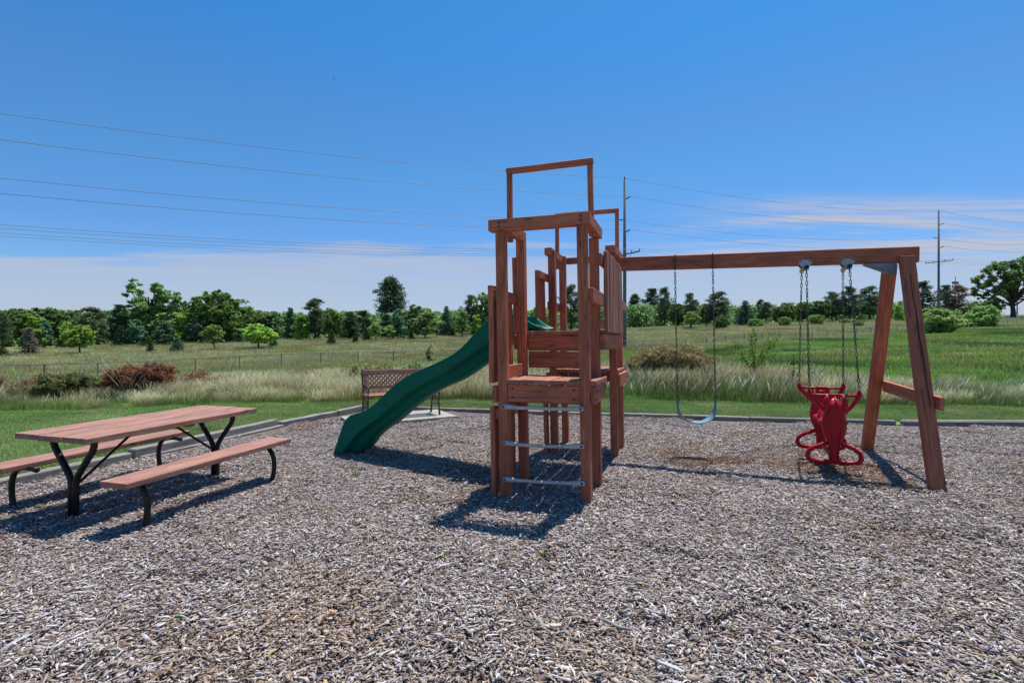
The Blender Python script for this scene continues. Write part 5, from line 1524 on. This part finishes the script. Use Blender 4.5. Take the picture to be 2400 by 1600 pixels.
TREES = [
 ('pine2', 6, 731, 34, 'thin dark pine cut by the left edge of the picture', None, .98),
 ('broad1', 52, 724, 84, 'leftmost rounded dark green broadleaf tree in the tree line', None, 1.04),
 ('broad2', 115, 722, 88, 'rounded broadleaf tree second from left in the tree line', None, 1.1),
 ('broad1', 165, 727, 60, 'smaller broadleaf tree between a rounded tree and a dark bristly pine at left', None, 1.1),
 ('pine2', 217, 721, 76, 'dark bristly pine left of the gap where a house roof shows', 813, None),
 ('lime_cone', 84, 743, 52, 'bright lime green conical tree behind the half-dead fir', 815, None),
 ('dead_fir', 67, 768, 40, 'half-dead dark fir standing in the grass at far left', 832, None),
 ('spruce1', 6, 812, 36, 'low dark spruce at the left edge above the fence', 838, None),
 ('bluepine', 104, 752, 34, 'bluish young pine behind the lime green cone at left', None, .97),
 ('maple', 186, 763, 62, 'young leafy tree with two thin stems in front of the dark bristly pine', 832, None),
 ('spruce1', 152, 772, 34, 'dark young spruce just left of the two-stemmed young tree', 814, None),
 ('maple', 160, 756, 34, 'small yellow green tree behind the two-stemmed young tree', None, .96),
 ('pine3', 281, 715, 56, 'broad pine left of the tallest two-topped tree', None, 1.0),
 ('poplar', 348, 657, 128, 'tall irregular tree with two high tops on the left', None, 1.0),
 ('spruce1', 283, 763, 36, 'dark spruce at the foot of the broad pine beside the house roof', 813, None),
 ('bluepine', 318, 750, 40, 'bluish pine under the tall two-topped tree', 812, None),
 ('spruce1', 343, 779, 30, 'dark spruce right of the bluish pine under the two-topped tree', 814, None),
 ('spruce1', 353, 797, 22, 'tiny spruce alone in the grass below the two-topped tree', 828, None),
 ('bluepine', 387, 752, 44, 'green pine right of the foot of the two-topped tree', 810, None),
 ('spruce2', 416, 792, 38, 'low dark spruce in the grass left of the round oak', 826, None),
 ('lime_cone', 420, 738, 46, 'lime green conical tree left of the round oak', None, .98),
 ('broad2', 424, 707, 60, 'broadleaf tree between the two-topped tree and the round oak', None, 1.06),
 ('oak', 512, 684, 132, 'large round oak, widest crown on the left', None, 1.02),
 ('bluepine', 458, 749, 46, 'dark bluish pine in front of the round oak', 807, None),
 ('sapling', 502, 761, 42, 'thin young tree with a bare stem before the round oak', 822, None),
 ('shrub', 532, 772, 34, 'pale green shrub between the thin young tree and a dark spruce', 805, None),
 ('spruce1', 561, 774, 32, 'dark spruce left of the bright green young tree', 806, None),
 ('maple', 606, 760, 72, 'bright yellow green young tree with a short dark stem', 820, None),
 ('spruce1', 641, 789, 30, 'small dark spruce touching the bright green young tree', 815, None),
 ('broad3', 618, 728, 74, 'hazy green broadleaf tree behind the bright young tree', None, 1.15),
 ('bluepine', 668, 740, 50, 'large dark bluish pine in the middle of the left tree line', 800, None),
 ('pine3', 681, 722, 30, 'narrow pine spire behind the large bluish pine', None, 1.08),
 ('lime_cone', 704, 738, 38, 'yellow green tree right of the narrow pine spire', None, 1.0),
 ('spruce1', 712, 768, 34, 'olive spruce below the yellow green tree', 800, None),
 ('pine2', 738, 700, 58, 'dark crooked pine left of the small dotted spruce', None, 1.02),
 ('bluepine', 743, 758, 30, 'small bluish pine at the foot of the dark crooked pine', 799, None),
 ('broad1', 782, 723, 44, 'green broadleaf tree right of the dark crooked pine', None, 1.05),
 ('spruce1', 777, 773, 28, 'small dark spruce in the grass below the green broadleaf tree', 810, None),
 ('pine3', 820, 731, 50, 'dark full pine between the broadleaf tree and the tall lone pine', 797, None),
 ('spruce1', 833, 779, 22, 'tiny dark spruce before the dark full pine', 806, None),
 ('pine2', 852, 728, 50, 'dusky pine just left of the tall lone pine', None, 1.05),
 ('sapling', 881, 754, 32, 'lime green sapling below the tall lone pine', 803, None),
 ('spruce1', 860, 767, 28, 'dark spruce left of the lime green sapling', 800, None),
 ('pine4', 915, 650, 68, 'tallest pine standing alone above the tree line left of the slide', 790, None),
 ('pine3', 905, 735, 42, 'dark low pine at the foot of the tallest pine', None, .98),
 ('sapling', 912, 762, 32, 'pale young tree at the foot of the tallest pine', 799, None),
 ('bluepine', 931, 725, 36, 'bluish pine between the tallest pine and the far white building', 797, None),
 ('broad3', 978, 716, 64, 'broadleaf tree just right of the far white building', None, 1.06),
 ('locust', 997, 731, 70, 'feathery locust tree with a thin stem above the slide', 795, None),
 ('spruce1', 963, 772, 20, 'little dark spruce left of the feathery locust', 797, None),
 ('spruce1', 947, 784, 12, 'smallest dark spruce below the far white building', 796, None),
 ('spruce2', 1046, 718, 44, 'full pointed conifer right of the feathery locust', 789, None),
 ('spruce1', 1061, 768, 22, 'small dark spruce against the full pointed conifer', 790, None),
 ('locust', 1085, 727, 40, 'open leafy tree with a visible stem above the slide top', 791, None),
 ('pine2', 1104, 692, 46, 'dark ragged pine just left of the fort', None, 1.0),
 ('broad3', 1138, 686, 52, 'loose broadleaf tree cut by the left post of the fort', None, .98),
 ('lime_cone', 1117, 738, 28, 'lime green small tree at the foot of the ragged pine beside the fort', None, .95),
 ('broad1', 1216, 716, 46, 'broadleaf tree seen between the left posts of the fort', None, 1.04),
 ('lime_cone', 1258, 720, 36, 'light green tree seen between the slats of the fort', None, 1.0),
 ('pine2', 1338, 668, 56, 'dark pine seen through the middle of the fort', None, 1.0),
 ('pine2', 1395, 690, 40, 'dark pine hidden behind the right posts of the fort', None, 1.0),
 ('pine3', 1488, 690, 46, 'dark dense pine right beside the nearer utility pole', 767, None),
 ('pine1', 1527, 676, 42, 'left one of a tall pair of open pines behind the belt swing', 770, None),
 ('pine2', 1558, 674, 40, 'right one of a tall pair of open pines behind the belt swing', 768, None),
 ('broad2', 1590, 712, 42, 'rounded broadleaf tree behind the left swing chain', None, 1.06),
 ('pine1', 1618, 687, 36, 'narrow pine between the two chains of the belt swing', 769, None),
 ('sapling', 1620, 730, 36, 'light green young tree below the narrow pine', 773, None),
 ('pine2', 1655, 712, 40, 'low dusky pine right of the light green young tree', None, 1.0),
 ('pine2', 1684, 684, 62, 'broad dark pine behind the right chain of the belt swing', None, .98),
 ('roundbush', 1691, 740, 30, 'round clipped-looking dark green bush in the grass', 772, None),
 ('spruce2', 1746, 705, 50, 'broad cedar with a flat ragged top', None, 1.0),
 ('pine2', 1782, 702, 24, 'thin scraggy pine, left of two beyond the cedar', None, 1.04),
 ('pine1', 1796, 708, 30, 'thin scraggy pine, right of two beyond the cedar', None, 1.0),
 ('shrub', 1768, 747, 36, 'low green shrub at the foot of the scraggy pines', 769, None),
 ('broad2', 1822, 719, 30, 'dark low broadleaf tree right of the scraggy pines', None, 1.06),
 ('broad1', 1848, 710, 36, 'green broadleaf tree left of the glider chains', None, 1.06),
 ('shrub', 1838, 743, 28, 'bright green shrub in the grass left of the glider chains', 765, None),
 ('broad1', 1882, 709, 38, 'rounded broadleaf tree behind the left glider chains', None, 1.08),
 ('broad2', 1922, 706, 50, 'dark broadleaf tree between the glider chains', None, 1.04),
 ('shrub', 1913, 737, 32, 'green shrub between the glider chains', 762, None),
 ('pine2', 1950, 684, 46, 'dark pine left of the right glider chains', None, 1.04),
 ('pine2', 1990, 671, 44, 'dark clustered pine behind the right glider chains', None, 1.0),
 ('pine2', 2038, 671, 58, 'broad dark clustered pine left of the A-frame', None, 1.0),
 ('shrub', 1981, 747, 26, 'low green shrub in front of the clustered pines', 760, None),
 ('shrub', 2014, 752, 18, 'small pale shrub by the fence left of the A-frame', 767, None),
 ('roundbush', 2062, 740, 18, 'dark small bush touching the A-frame', 757, None),
 ('lime_cone', 2106, 716, 22, 'bright green small tree seen right of the A-frame legs', None, .92),
 ('pine2', 2163, 660, 54, 'round-topped dark pine left of the farther utility pole', 748, None),
 ('pine1', 2216, 668, 32, 'narrow tiered pine right of the farther utility pole', None, .98),
 ('rust_pine', 2246, 668, 46, 'brown dying pine right of the farther utility pole', None, .96),
 ('broad1', 2286, 705, 36, 'small rounded tree behind the lime bush at right', None, 1.1),
 ('broad2', 2330, 698, 40, 'dark round tree left of the cottonwood trunk', None, .98),
 ('cottonwood', 2374, 608, 168, 'big spreading cottonwood with a stout trunk at the right edge', 746, None),
 ('bigbush', 2199, 722, 84, 'large pale green bush in front of the fence at right', None, -58),
 ('bigbush', 2304, 715, 58, 'second pale green bush by the fence left of the cottonwood', None, -76),
 ('shrub', 2268, 748, 30, 'low dark brush along the fence between the two pale bushes', None, -74),
]
for key, px_, top_, wpx, lab, base_, k_ in TREES:
    if k_ is not None and k_ < 0: tree(key, px_, top_, wpx, lab, d=-k_)
    else: tree(key, px_, top_, wpx, lab, base=base_, k=k_)
# the wood behind: one closed mass of crowns nobody could count
rg = np.random.default_rng(77)
Vs, Cs = [], []
for px_ in np.arange(-160, 2330, 11.0):
    for rep in range(2):
        pp = px_ + rg.uniform(-8, 8); d = float(np.interp(pp, COLS, TREE_D)) * rg.uniform(1.12, 1.4)
        x = (pp - 1200) / FPX * d; z = tz1(x, d)
        toprow = np.interp(pp, [-200, 0, 200, 300, 460, 600, 900, 1100, 1250, 1450, 1800, 2000, 2260, 2400], [732, 730, 732, 730, 722, 734, 734, 730, 728, 716, 718, 704, 720, 727]) + rg.uniform(-5, 10)
        H_ = EYE - (toprow - 800) * d / FPX - z
        r_ = rg.uniform(1.6, 2.6)
        base_c = np.array([BROAD, DARKB, BROAD, OLIVE][rg.integers(0, 4)]) * np.array([1.0, 1.02, 1.2])  # bluish lift puts distance haze into the leaf colour
        nn = 300
        P = np.stack([rg.normal(0, r_ * .5, nn), rg.normal(0, r_ * .5, nn), rg.uniform(0, 1, nn) ** .8 * H_], -1)
        P[:, :2] *= (1.15 - .7 * (P[:, 2:3] / H_) ** 2)
        cl = np.array([x, d, z]) + P
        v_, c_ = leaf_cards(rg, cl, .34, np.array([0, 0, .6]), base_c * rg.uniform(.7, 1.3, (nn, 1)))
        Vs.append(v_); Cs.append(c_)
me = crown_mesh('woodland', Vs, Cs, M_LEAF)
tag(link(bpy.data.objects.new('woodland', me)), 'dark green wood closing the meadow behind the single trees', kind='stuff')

# ------------------------------------------------------------------ brush and weeds near the lawn
def twig_heap(name, loc, w_, h_, n, col, label, cat, lean=(.35, 0), mat=None, stems=7, seed=1, leaf=.022, leafn=26, spread=.8, asp=.35):
    rg = np.random.default_rng(seed)
    o = empty(name, loc, label, cat)
    m = MB(); Vs, Cs = [], []
    for i in range(n):
        a = rg.uniform(0, 6.28); r0 = rg.uniform(0, .35) * w_
        x0, y0 = r0 * math.cos(a), r0 * math.sin(a) * .7
        a2 = a + rg.normal(0, .6)
        reach = rg.uniform(.25, 1.0) * w_ * spread * .5
        hh = h_ * rg.uniform(.35, 1.0) * (1 - .35 * (reach / (w_ * .5)) ** 2)
        p = [(x0, y0, -.05), (x0 + reach * .35 * math.cos(a2), y0 + reach * .35 * math.sin(a2), hh * .7), (x0 + reach * math.cos(a2) + lean[0] * hh, y0 + reach * math.sin(a2) * .7, hh), (x0 + reach * 1.25 * math.cos(a2) + lean[0] * hh * 1.7, y0 + reach * 1.2 * math.sin(a2) * .7, hh * .86)]
        if i < stems: m.tube(p[:3], [.022, .016, .008], n=5)
        for q in range(leafn // 2):
            s = rg.uniform(.25, 1) * 2.999
            k = int(s); f = s - k
            c = np.array(p[k]) * (1 - f) + np.array(p[k + 1]) * f
            P = c + rg.normal(0, .05, (4, 3)) * [1, 1, .8]
            cc = np.array(col[rg.integers(0, len(col))]) * rg.uniform(.65, 1.35, (4, 1))
            v_, c_ = leaf_cards(rg, P, leaf, np.array([lean[0], 0, .8]), cc, asp=asp)
            Vs.append(v_); Cs.append(c_)
    me_ = crown_mesh(name + '_foliage', Vs, Cs, mat or M_GRASS)
    c = bpy.data.objects.new('foliage', me_); COL.objects.link(c); c.parent = o
    me2 = bpy.data.meshes.new('stems'); me2.from_pydata(m.v, [], m.f); me2.update(); me2.materials.append(M_DEADWOOD)
    c = bpy.data.objects.new('stems', me2); c['kind'] = 'stuff'; COL.objects.link(c); c.parent = o
    return o
def spot(px, d): 
    x = (px - 1200) / FPX * d
    return (x, d, tz1(x, d) - .03)
twig_heap('dead_shrub', spot(325, 13.9), 1.3, .98, 95, [(0.288, 0.130, 0.074), (0.350, 0.169, 0.101), (0.213, 0.098, 0.057)], 'rust brown dead shrub with bleached branches behind the picnic table', 'shrub', lean=(.12, 0), stems=30, seed=5, leaf=.07, leafn=60, asp=.16)
twig_heap('dead_brush', spot(452, 15.6), 1.2, .75, 26, [(0.264, 0.130, 0.072), (0.312, 0.182, 0.104)], 'small rusty dead brush right of the rust brown dead shrub', 'shrub', lean=(.5, 0), stems=5, seed=6, leaf=.065, asp=.16, leafn=34)
twig_heap('dead_brush', spot(40, 14.6), 2.2, .72, 40, [(0.240, 0.130, 0.078), (0.300, 0.195, 0.130), (0.144, 0.130, 0.065)], 'low rusty brush at the left edge below the fence', 'shrub', lean=(.2, 0), stems=8, seed=7, leaf=.065, asp=.16, leafn=34)
twig_heap('weedy_bush', spot(142, 13.4), 1.2, .72, 60, [(0.155, 0.209, 0.073), (0.238, 0.292, 0.101), (0.201, 0.163, 0.091)], 'dark tangled weedy bush behind the near end of the picnic table', 'bush', lean=(.1, 0), stems=8, seed=8, leaf=.065, asp=.2, leafn=60)
twig_heap('weedy_bush', spot(205, 14.2), 1.2, .62, 44, [(0.176, 0.243, 0.072), (0.230, 0.284, 0.111)], 'green weedy bush left of the rust brown dead shrub', 'bush', lean=(.2, 0), stems=4, seed=18, leaf=.065, asp=.2, leafn=50)
twig_heap('brush_pile', spot(1525, 17.0), 2.0, 1.5, 170, [(0.30, 0.27, 0.12), (0.36, 0.31, 0.16), (0.22, 0.21, 0.09), (0.32, 0.22, 0.12)], 'slumped olive brown pile of drying branches behind the belt swing', 'brush pile', lean=(.5, 0), stems=16, seed=9, leaf=.085, leafn=80, spread=.9, asp=.13)
twig_heap('weedy_bush', spot(975, 16.5), 1.9, .98, 46, [(0.176, 0.270, 0.091), (0.270, 0.324, 0.130)], 'green willowy weed clump just behind the lattice bench', 'bush', lean=(.25, 0), stems=8, seed=10, leaf=.075, asp=.16, leafn=46)
twig_heap('weedy_bush', spot(850, 17.0), 1.9, .95, 42, [(0.230, 0.243, 0.091), (0.203, 0.257, 0.091)], 'olive weed clump behind the left end of the lattice bench', 'bush', lean=(.35, 0), stems=8, seed=12, leaf=.065, asp=.2, leafn=40)
rb = np.random.default_rng(99)
ds = [o_ for o_ in COL.objects if o_.name == 'dead_shrub'][0]
for q_ in range(7):
    m = MB(); a0 = -.6 + q_ * .22 + rb.normal(0, .05)
    e_ = Vector((math.sin(a0) * 1.0, -.42 - .1 * rb.uniform(), .55 + .38 * math.cos(a0) * rb.uniform(.6, 1.1)))
    pts_ = [(.1, -.35, -.05), (.1 + e_.x * .3, -.45 + e_.y * .3, e_.z * .45), (.1 + e_.x * .7, -.45 + e_.y * .5, e_.z * .85), (.1 + e_.x, -.4 + e_.y * .5, e_.z)]
    m.tube(pts_, [.015, .011, .007, .003], n=5)
    c = m.build('bare_branch', M_DEADWOOD); c.parent = ds
def leafy_plant(name, loc, h_, w_, n, label, cat, col, leaf, seed, stems=5):
    rg = np.random.default_rng(seed)
    o = empty(name, loc, label, cat)
    m = MB(); Vs, Cs = [], []
    for i in range(stems):
        a = rg.uniform(0, 6.28); e = np.array([math.cos(a) * w_ * .5 * rg.uniform(.3, 1), math.sin(a) * w_ * .3, h_ * rg.uniform(.6, 1)])
        if i == 0: e = np.array([.04, 0, h_])
        p = [np.array([0, 0, -.05]), e * [.25, .25, .45], e * [.7, .7, .8], e]
        m.tube([(0, 0, -.05)] + [tuple(q) for q in p[1:]], [.014, .010, .006, .002], n=5)
        for q in range(n // stems):
            s = rg.uniform(.7, 2.999); k = int(s); f = s - k
            c = p[k] * (1 - f) + p[k + 1] * f + rg.normal(0, leaf * .9, 3)
            cc = np.array(col) * rg.uniform(.65, 1.4)
            v_, c_ = leaf_cards(rg, c[None], leaf * .75, np.array([0, 0, 1.0]), cc[None], asp=.55)
            Vs.append(v_); Cs.append(c_)
    me_ = crown_mesh(name + '_foliage', Vs, Cs, leafy(name + '_leaf', trans=.35, rnd=.05))
    c = bpy.data.objects.new('foliage', me_); COL.objects.link(c); c.parent = o
    me2 = bpy.data.meshes.new('stems'); me2.from_pydata(m.v, [], m.f); me2.update(); me2.materials.append(M_BARK)
    c = bpy.data.objects.new('stems', me2); c['kind'] = 'stuff'; COL.objects.link(c); c.parent = o
    return o
leafy_plant('sapling', spot(1768, 17.5), 1.95, 2.1, 1100, 'bright leafy sapling in the tall grass right of the belt swing', 'sapling', (0.17, 0.27, 0.06), .06, 3, stems=10)
leafy_plant('weed_stalk', spot(1857, 13.6), 1.12, .16, 80, 'slim dark weed stalk in the tall grass left of the glider', 'weed', (0.04, 0.07, 0.02), .05, 4, stems=2)
leafy_plant('weed_stalk', spot(1900, 14.0), .86, .18, 60, 'shorter dark weed stalk just behind the glider', 'weed', (0.045, 0.075, 0.02), .05, 5, stems=2)
leafy_plant('sapling', spot(1006, 40.0), 1.7, .7, 110, 'tiny sapling rising over the fence left of the slide top', 'sapling', (0.07, 0.11, 0.035), .14, 6, stems=4)
leafy_plant('weed', spot(495, 12.95), .42, .24, 50, 'bright green weed at the foot of the straw grass', 'weed', (0.12, 0.21, 0.03), .045, 7, stems=4)
def ground_weed(px, row, s, label, col=(0.075, 0.15, 0.028), seed=0, n=26):
    p = G(px, row)
    rg = np.random.default_rng(seed)
    m = MB(); m.v.append((0, 0, .0)); m.c.append(tuple(col))
    for i in range(n):
        a = rg.uniform(0, 6.28); L = s * rg.uniform(.3, 1.0); h = .022 + s * rg.uniform(.1, .5); wv = .0025 + L * rg.uniform(.02, .07)
        dx, dy = math.cos(a), math.sin(a); cc = tuple(np.array(col) * rg.uniform(.7, 1.35))
        b0 = len(m.v)
        m.v += [(dx * L * .55 - dy * wv, dy * L * .55 + dx * wv, h), (dx * L, dy * L, h * .9), (dx * L * .55 + dy * wv, dy * L * .55 - dx * wv, h)]
        m.c += [cc] * 3
        m.f.append((0, b0 + 2, b0 + 1, b0))
    o = m.build('weed', M_GRASS); o.location = p
    tag(o, label, 'weed', 'small weeds growing through the mulch')
WEEDS = [(835, 1123, .11, 'low green weed patch in the mulch between picnic bench and fort', 60), (1796, 996, .13, 'low green weed patch by the edging between belt swing and glider', 60), (2222, 1234, .055, 'small bright weed in the mulch right of the A-frame foot', 16),
         (2355, 1258, .05, 'tiny green weed nearest the right edge of the picture', 14), (2310, 1299, .06, 'small green weed below the tiny weed at the right edge', 14), (2035, 1448, .06, 'narrow green weed in the mulch at lower right', 18),
         (2093, 1376, .10, 'pale green weed patch in the right foreground', 22), (1684, 1456, .045, 'small green weed in the lower middle foreground', 14), (1717, 1489, .04, 'yellowish weed beside the small green foreground weed', 12),
         (1120, 1180, .07, 'green weed in the shadow left of the ladder', 18), (422, 1463, .04, 'small green weed in the left foreground', 14), (1030, 1312, .09, 'dry grassy weed patch below the shadow of the fort', 26), (1272, 1312, .09, 'pale grassy tuft in front of the ladder shadow', 34), (616, 1560, .03, 'tiny green weed at the lower left', 10), (2335, 1594, .05, 'green weed at the lower right corner', 14), (2052, 1036, .08, 'sparse green weed behind the A-frame back leg', 20), (1925, 1062, .07, 'green weed seen through the foot loop of the glider', 16)]
for i, (a, b_, s_, lab, n_) in enumerate(WEEDS):
    ground_weed(a, b_, s_, lab, col=(0.14, 0.15, 0.05) if 'yellow' in lab or 'dry' in lab or 'pale' in lab else (0.075, 0.15, 0.028), seed=50 + i, n=n_)
# larger sticks lying on the chips
def stick(px, row, L, ang, r, label, col):
    p = G(px, row); m = MB()
    d = Vector((math.cos(ang), math.sin(ang), 0)); q = Vector((-d.y, d.x, 0))
    n_ = 7
    m.tube([p + d * (L * (i / (n_ - 1) - .5)) + q * (.012 * L * math.sin(i * .9 + px)) + UPZ * (.026 + r * .5 + .006 * math.sin(i + row)) for i in range(n_)], [r * (.55 + .45 * math.sin(math.pi * (i + .7) / n_)) for i in range(n_)], n=7)
    tag(m.build('stick', col, smooth=True), label, 'stick', 'larger sticks on the mulch')
M_STICK = simple('grey_stick', (0.27, 0.25, 0.235), rough=.9, var=.35, scale=25)
M_STICK2 = simple('dark_stick', (0.13, 0.11, 0.10), rough=.9, var=.35, scale=25)
STICKS = [(1095, 1435, .19, -.75, .012, 'grey stick pointing at the lower middle of the picture', M_STICK), (270, 1322, .17, -.6, .013, 'dark flat stick in the left foreground', M_STICK2), (345, 1348, .26, .3, .010, 'pale stick lying aslant in the left foreground', M_STICK),
          (1350, 1462, .17, -.15, .010, 'grey stick in the bottom centre, lying flat', M_STICK), (1270, 1477, .11, -1.2, .014, 'stubby grey stick end pointing to the camera', M_STICK), (1445, 1478, .16, -.6, .011, 'grey bark stick right of the stubby stick end', M_STICK),
          (1935, 1508, .26, -.5, .013, 'long grey stick in the right foreground', M_STICK2), (2150, 1560, .26, -.8, .010, 'dark curved twig at the lower right', M_STICK2), (2300, 1530, .24, -.9, .010, 'pale twig at the lower right edge', M_STICK), (425, 1228, .28, .12, .013, 'pale brown stick right of the picnic bench leg', M_STICK),
          (1865, 1440, .15, -.35, .008, 'curved dark twig in the right foreground', M_STICK2), (1180, 1432, .12, -.5, .011, 'short grey stick right of the pointing grey stick', M_STICK), (1500, 1420, .2, -.05, .009, 'thin dark twig lying level in the lower middle', M_STICK2), (610, 1568, .14, -.75, .013, 'grey stick at the bottom left edge', M_STICK)]
for a in STICKS: stick(*a)

# ------------------------------------------------------------------ far buildings, cars, masts, birds
M_WALLW = simple('pale_siding', (0.50, 0.48, 0.46), rough=.8, var=.08); M_ROOF = simple('grey_shingle', (0.16, 0.14, 0.13), rough=.9, var=.2)
M_BRICK = simple('red_brick', (0.26, 0.12, 0.08), rough=.9, var=.25); M_GLASS = simple('dark_window_glass', (0.02, 0.03, 0.045), rough=.1, var=.1); M_WHITE = simple('white_paint', (0.72, 0.72, 0.72), rough=.6, var=.05)
def house(name, px, d, z0, w_, dep, wall_h, roof_h, wall, roof, label, wins=(), porch=False, rz=0.0):
    x = (px - 1200) / FPX * d
    o = empty(name, (x, d, z0), label, 'building', rz=rz)
    def loc(m_, nm, mat, par=o):
        me_ = bpy.data.meshes.new(nm); me_.from_pydata(m_.v, [], m_.f); me_.update(); me_.materials.append(mat)
        c = bpy.data.objects.new(nm, me_); COL.objects.link(c); c.parent = par; return c
    m = MB(); m.box((0, 0, wall_h / 2 - .5), (w_, dep, wall_h + 1)); loc(m, 'wall', wall)
    m = MB(); hw, hd = w_ / 2 + .35, dep / 2 + .35; z = wall_h + .003
    m.add([(-hw, -hd, z), (hw, -hd, z), (hw, hd, z), (-hw, hd, z), (-hw, 0, z + roof_h), (hw, 0, z + roof_h)], [(0, 1, 5, 4), (2, 3, 4, 5), (0, 4, 3), (1, 2, 5), (3, 2, 1, 0)]); loc(m, 'roof', roof)
    for wx, wz, ww, wh in wins:
        m = MB(); m.box((wx, -dep / 2 - .03, wz), (ww + .24, .10, wh + .24)); f_ = loc(m, 'window', M_WHITE)
        m = MB(); m.box((wx, -dep / 2 - .075, wz), (ww, .02, wh)); loc(m, 'pane', M_GLASS, f_)
    if porch:
        m = MB(); m.box((0, -dep / 2 - 1.2, wall_h * .42), (w_ * 1.05, 2.4, .25)); loc(m, 'porch_roof', M_WHITE)
    return o
d_ = 128.0
zt_ = EYE - (744 - 800) * d_ / FPX; zb_ = EYE - (775 - 800) * d_ / FPX
house('white_house', 952, d_, zb_ - 1.5, 9.0, 7.0, (zt_ - zb_) * .62 + 1.5, (zt_ - zb_) * .34, M_WALLW, M_ROOF, 'pale two-storey building glimpsed between the trees left of the feathery locust', wins=((0.3, (zt_ - zb_) * .35 + 1.5, 1.7, 1.3), (-2.6, (zt_ - zb_) * .35 + 1.5, 1.2, 1.3)), porch=True)
d_ = 108.0
zt_ = EYE - (779 - 800) * d_ / FPX; zb_ = EYE - (806 - 800) * d_ / FPX
house('brick_house', 253, d_, zb_ - 1, 5.5, 6.0, (zt_ - zb_) * .5 + 1, (zt_ - zb_) * .45, M_BRICK, M_ROOF, 'low brick house with a grey roof behind the left trees', wins=((0.4, 1.6, 1.0, .9),))
def car(px, row_top, d, label):
    x = (px - 1200) / FPX * d; z = EYE - (row_top - 800) * d / FPX - 1.5
    o = empty('parked_car', (x, d, z), label, 'car', 'cars parked far behind the left trees')
    def loc(m_, nm, mat, sm=False):
        me_ = bpy.data.meshes.new(nm); me_.from_pydata(m_.v, [], m_.f); me_.update(); me_.materials.append(mat)
        c = bpy.data.objects.new(nm, me_); COL.objects.link(c); c.parent = o
    prof = [(-2.2, .35), (-2.25, .8), (-1.9, .95), (-1.2, 1.0), (-.7, 1.46), (.2, 1.5), (1.1, 1.42), (1.75, 1.0), (2.15, .9), (2.25, .5), (2.2, .35)]
    m = MB(); n_ = len(prof)
    vs_ = [(a, -.85 if b_ < 1.2 else -.65, b_) for a, b_ in prof] + [(a, .85 if b_ < 1.2 else .65, b_) for a, b_ in prof]
    m.add(vs_, [tuple(range(n_)), tuple(range(2 * n_ - 1, n_ - 1, -1))] + [(k, k + n_, (k + 1) % n_ + n_, (k + 1) % n_) for k in range(n_)]); loc(m, 'body', M_WHITE)
    m = MB(); m.box((.0, 0, 1.22), (1.7, 1.56, .30)); loc(m, 'window', M_GLASS)
    for wx in (-1.35, 1.35):
        for wy in (-.8, .8):
            m = MB(); m.tube([(wx, wy - .1, .33), (wx, wy + .1, .33)], .33, n=12); loc(m, 'wheel', M_BLACK)
car(4, 807.5, 150.0, 'white car at the very left edge behind the grass')
car(27, 805.5, 150.0, 'white car just right of the leftmost car behind the grass')
d_ = 190.0
m = MB(); b0 = at_d(2239, 730, d_); t0 = at_d(2239, 648, d_)
m.tube([b0, t0], [.35, .10], n=6)
for f_ in (.62, .72): 
    c = t0.lerp(b0, 1 - f_ - .1)
    m.box(c + Vector((0, 0, 0)), (2.2, .5, .9))
tag(m.build('antenna_mast', M_POLE), 'thin antenna mast rising above the brown dying pine', 'antenna mast')
m = MB(); b0 = at_d(2384, 742, 160.0); t0 = at_d(2384, 706, 160.0)
m.tube([b0, t0], [.2, .14], n=6); m.box(t0 - Vector((0, 0, .4)), (2.2, .15, .15))
tag(m.build('far_pole', M_POLE), 'small far pole just right of the cottonwood trunk', 'utility pole')
def bird(px, row, d, s, label):
    p = at_d(px, row, d); m = MB()
    m.tube([p + Vector((-.16, 0, 0)) * s, p + Vector((-.05, 0, .02)) * s, p + Vector((.08, 0, .02)) * s, p + Vector((.2, 0, .03)) * s], [.01 * s, .05 * s, .05 * s, .015 * s], n=6)
    for sy in (-1, 1):
        m.add([p + Vector((-.04, 0, .03)) * s, p + Vector((.09, 0, .03)) * s, p + Vector((.04, sy * .25, .14)) * s, p + Vector((-.02, sy * .45, .07)) * s, p + Vector((-.04, 0, .015)) * s, p + Vector((.09, 0, .015)) * s, p + Vector((.04, sy * .25, .125)) * s],
              [(0, 1, 2, 3), (4, 3, 6, 5), (0, 3, 4), (1, 5, 6, 2)])
    tag(m.build('bird', M_INSUL), label, 'bird')
bird(783, 186, 60.0, 0.55, 'tiny dark bird high in the sky left of the fort')
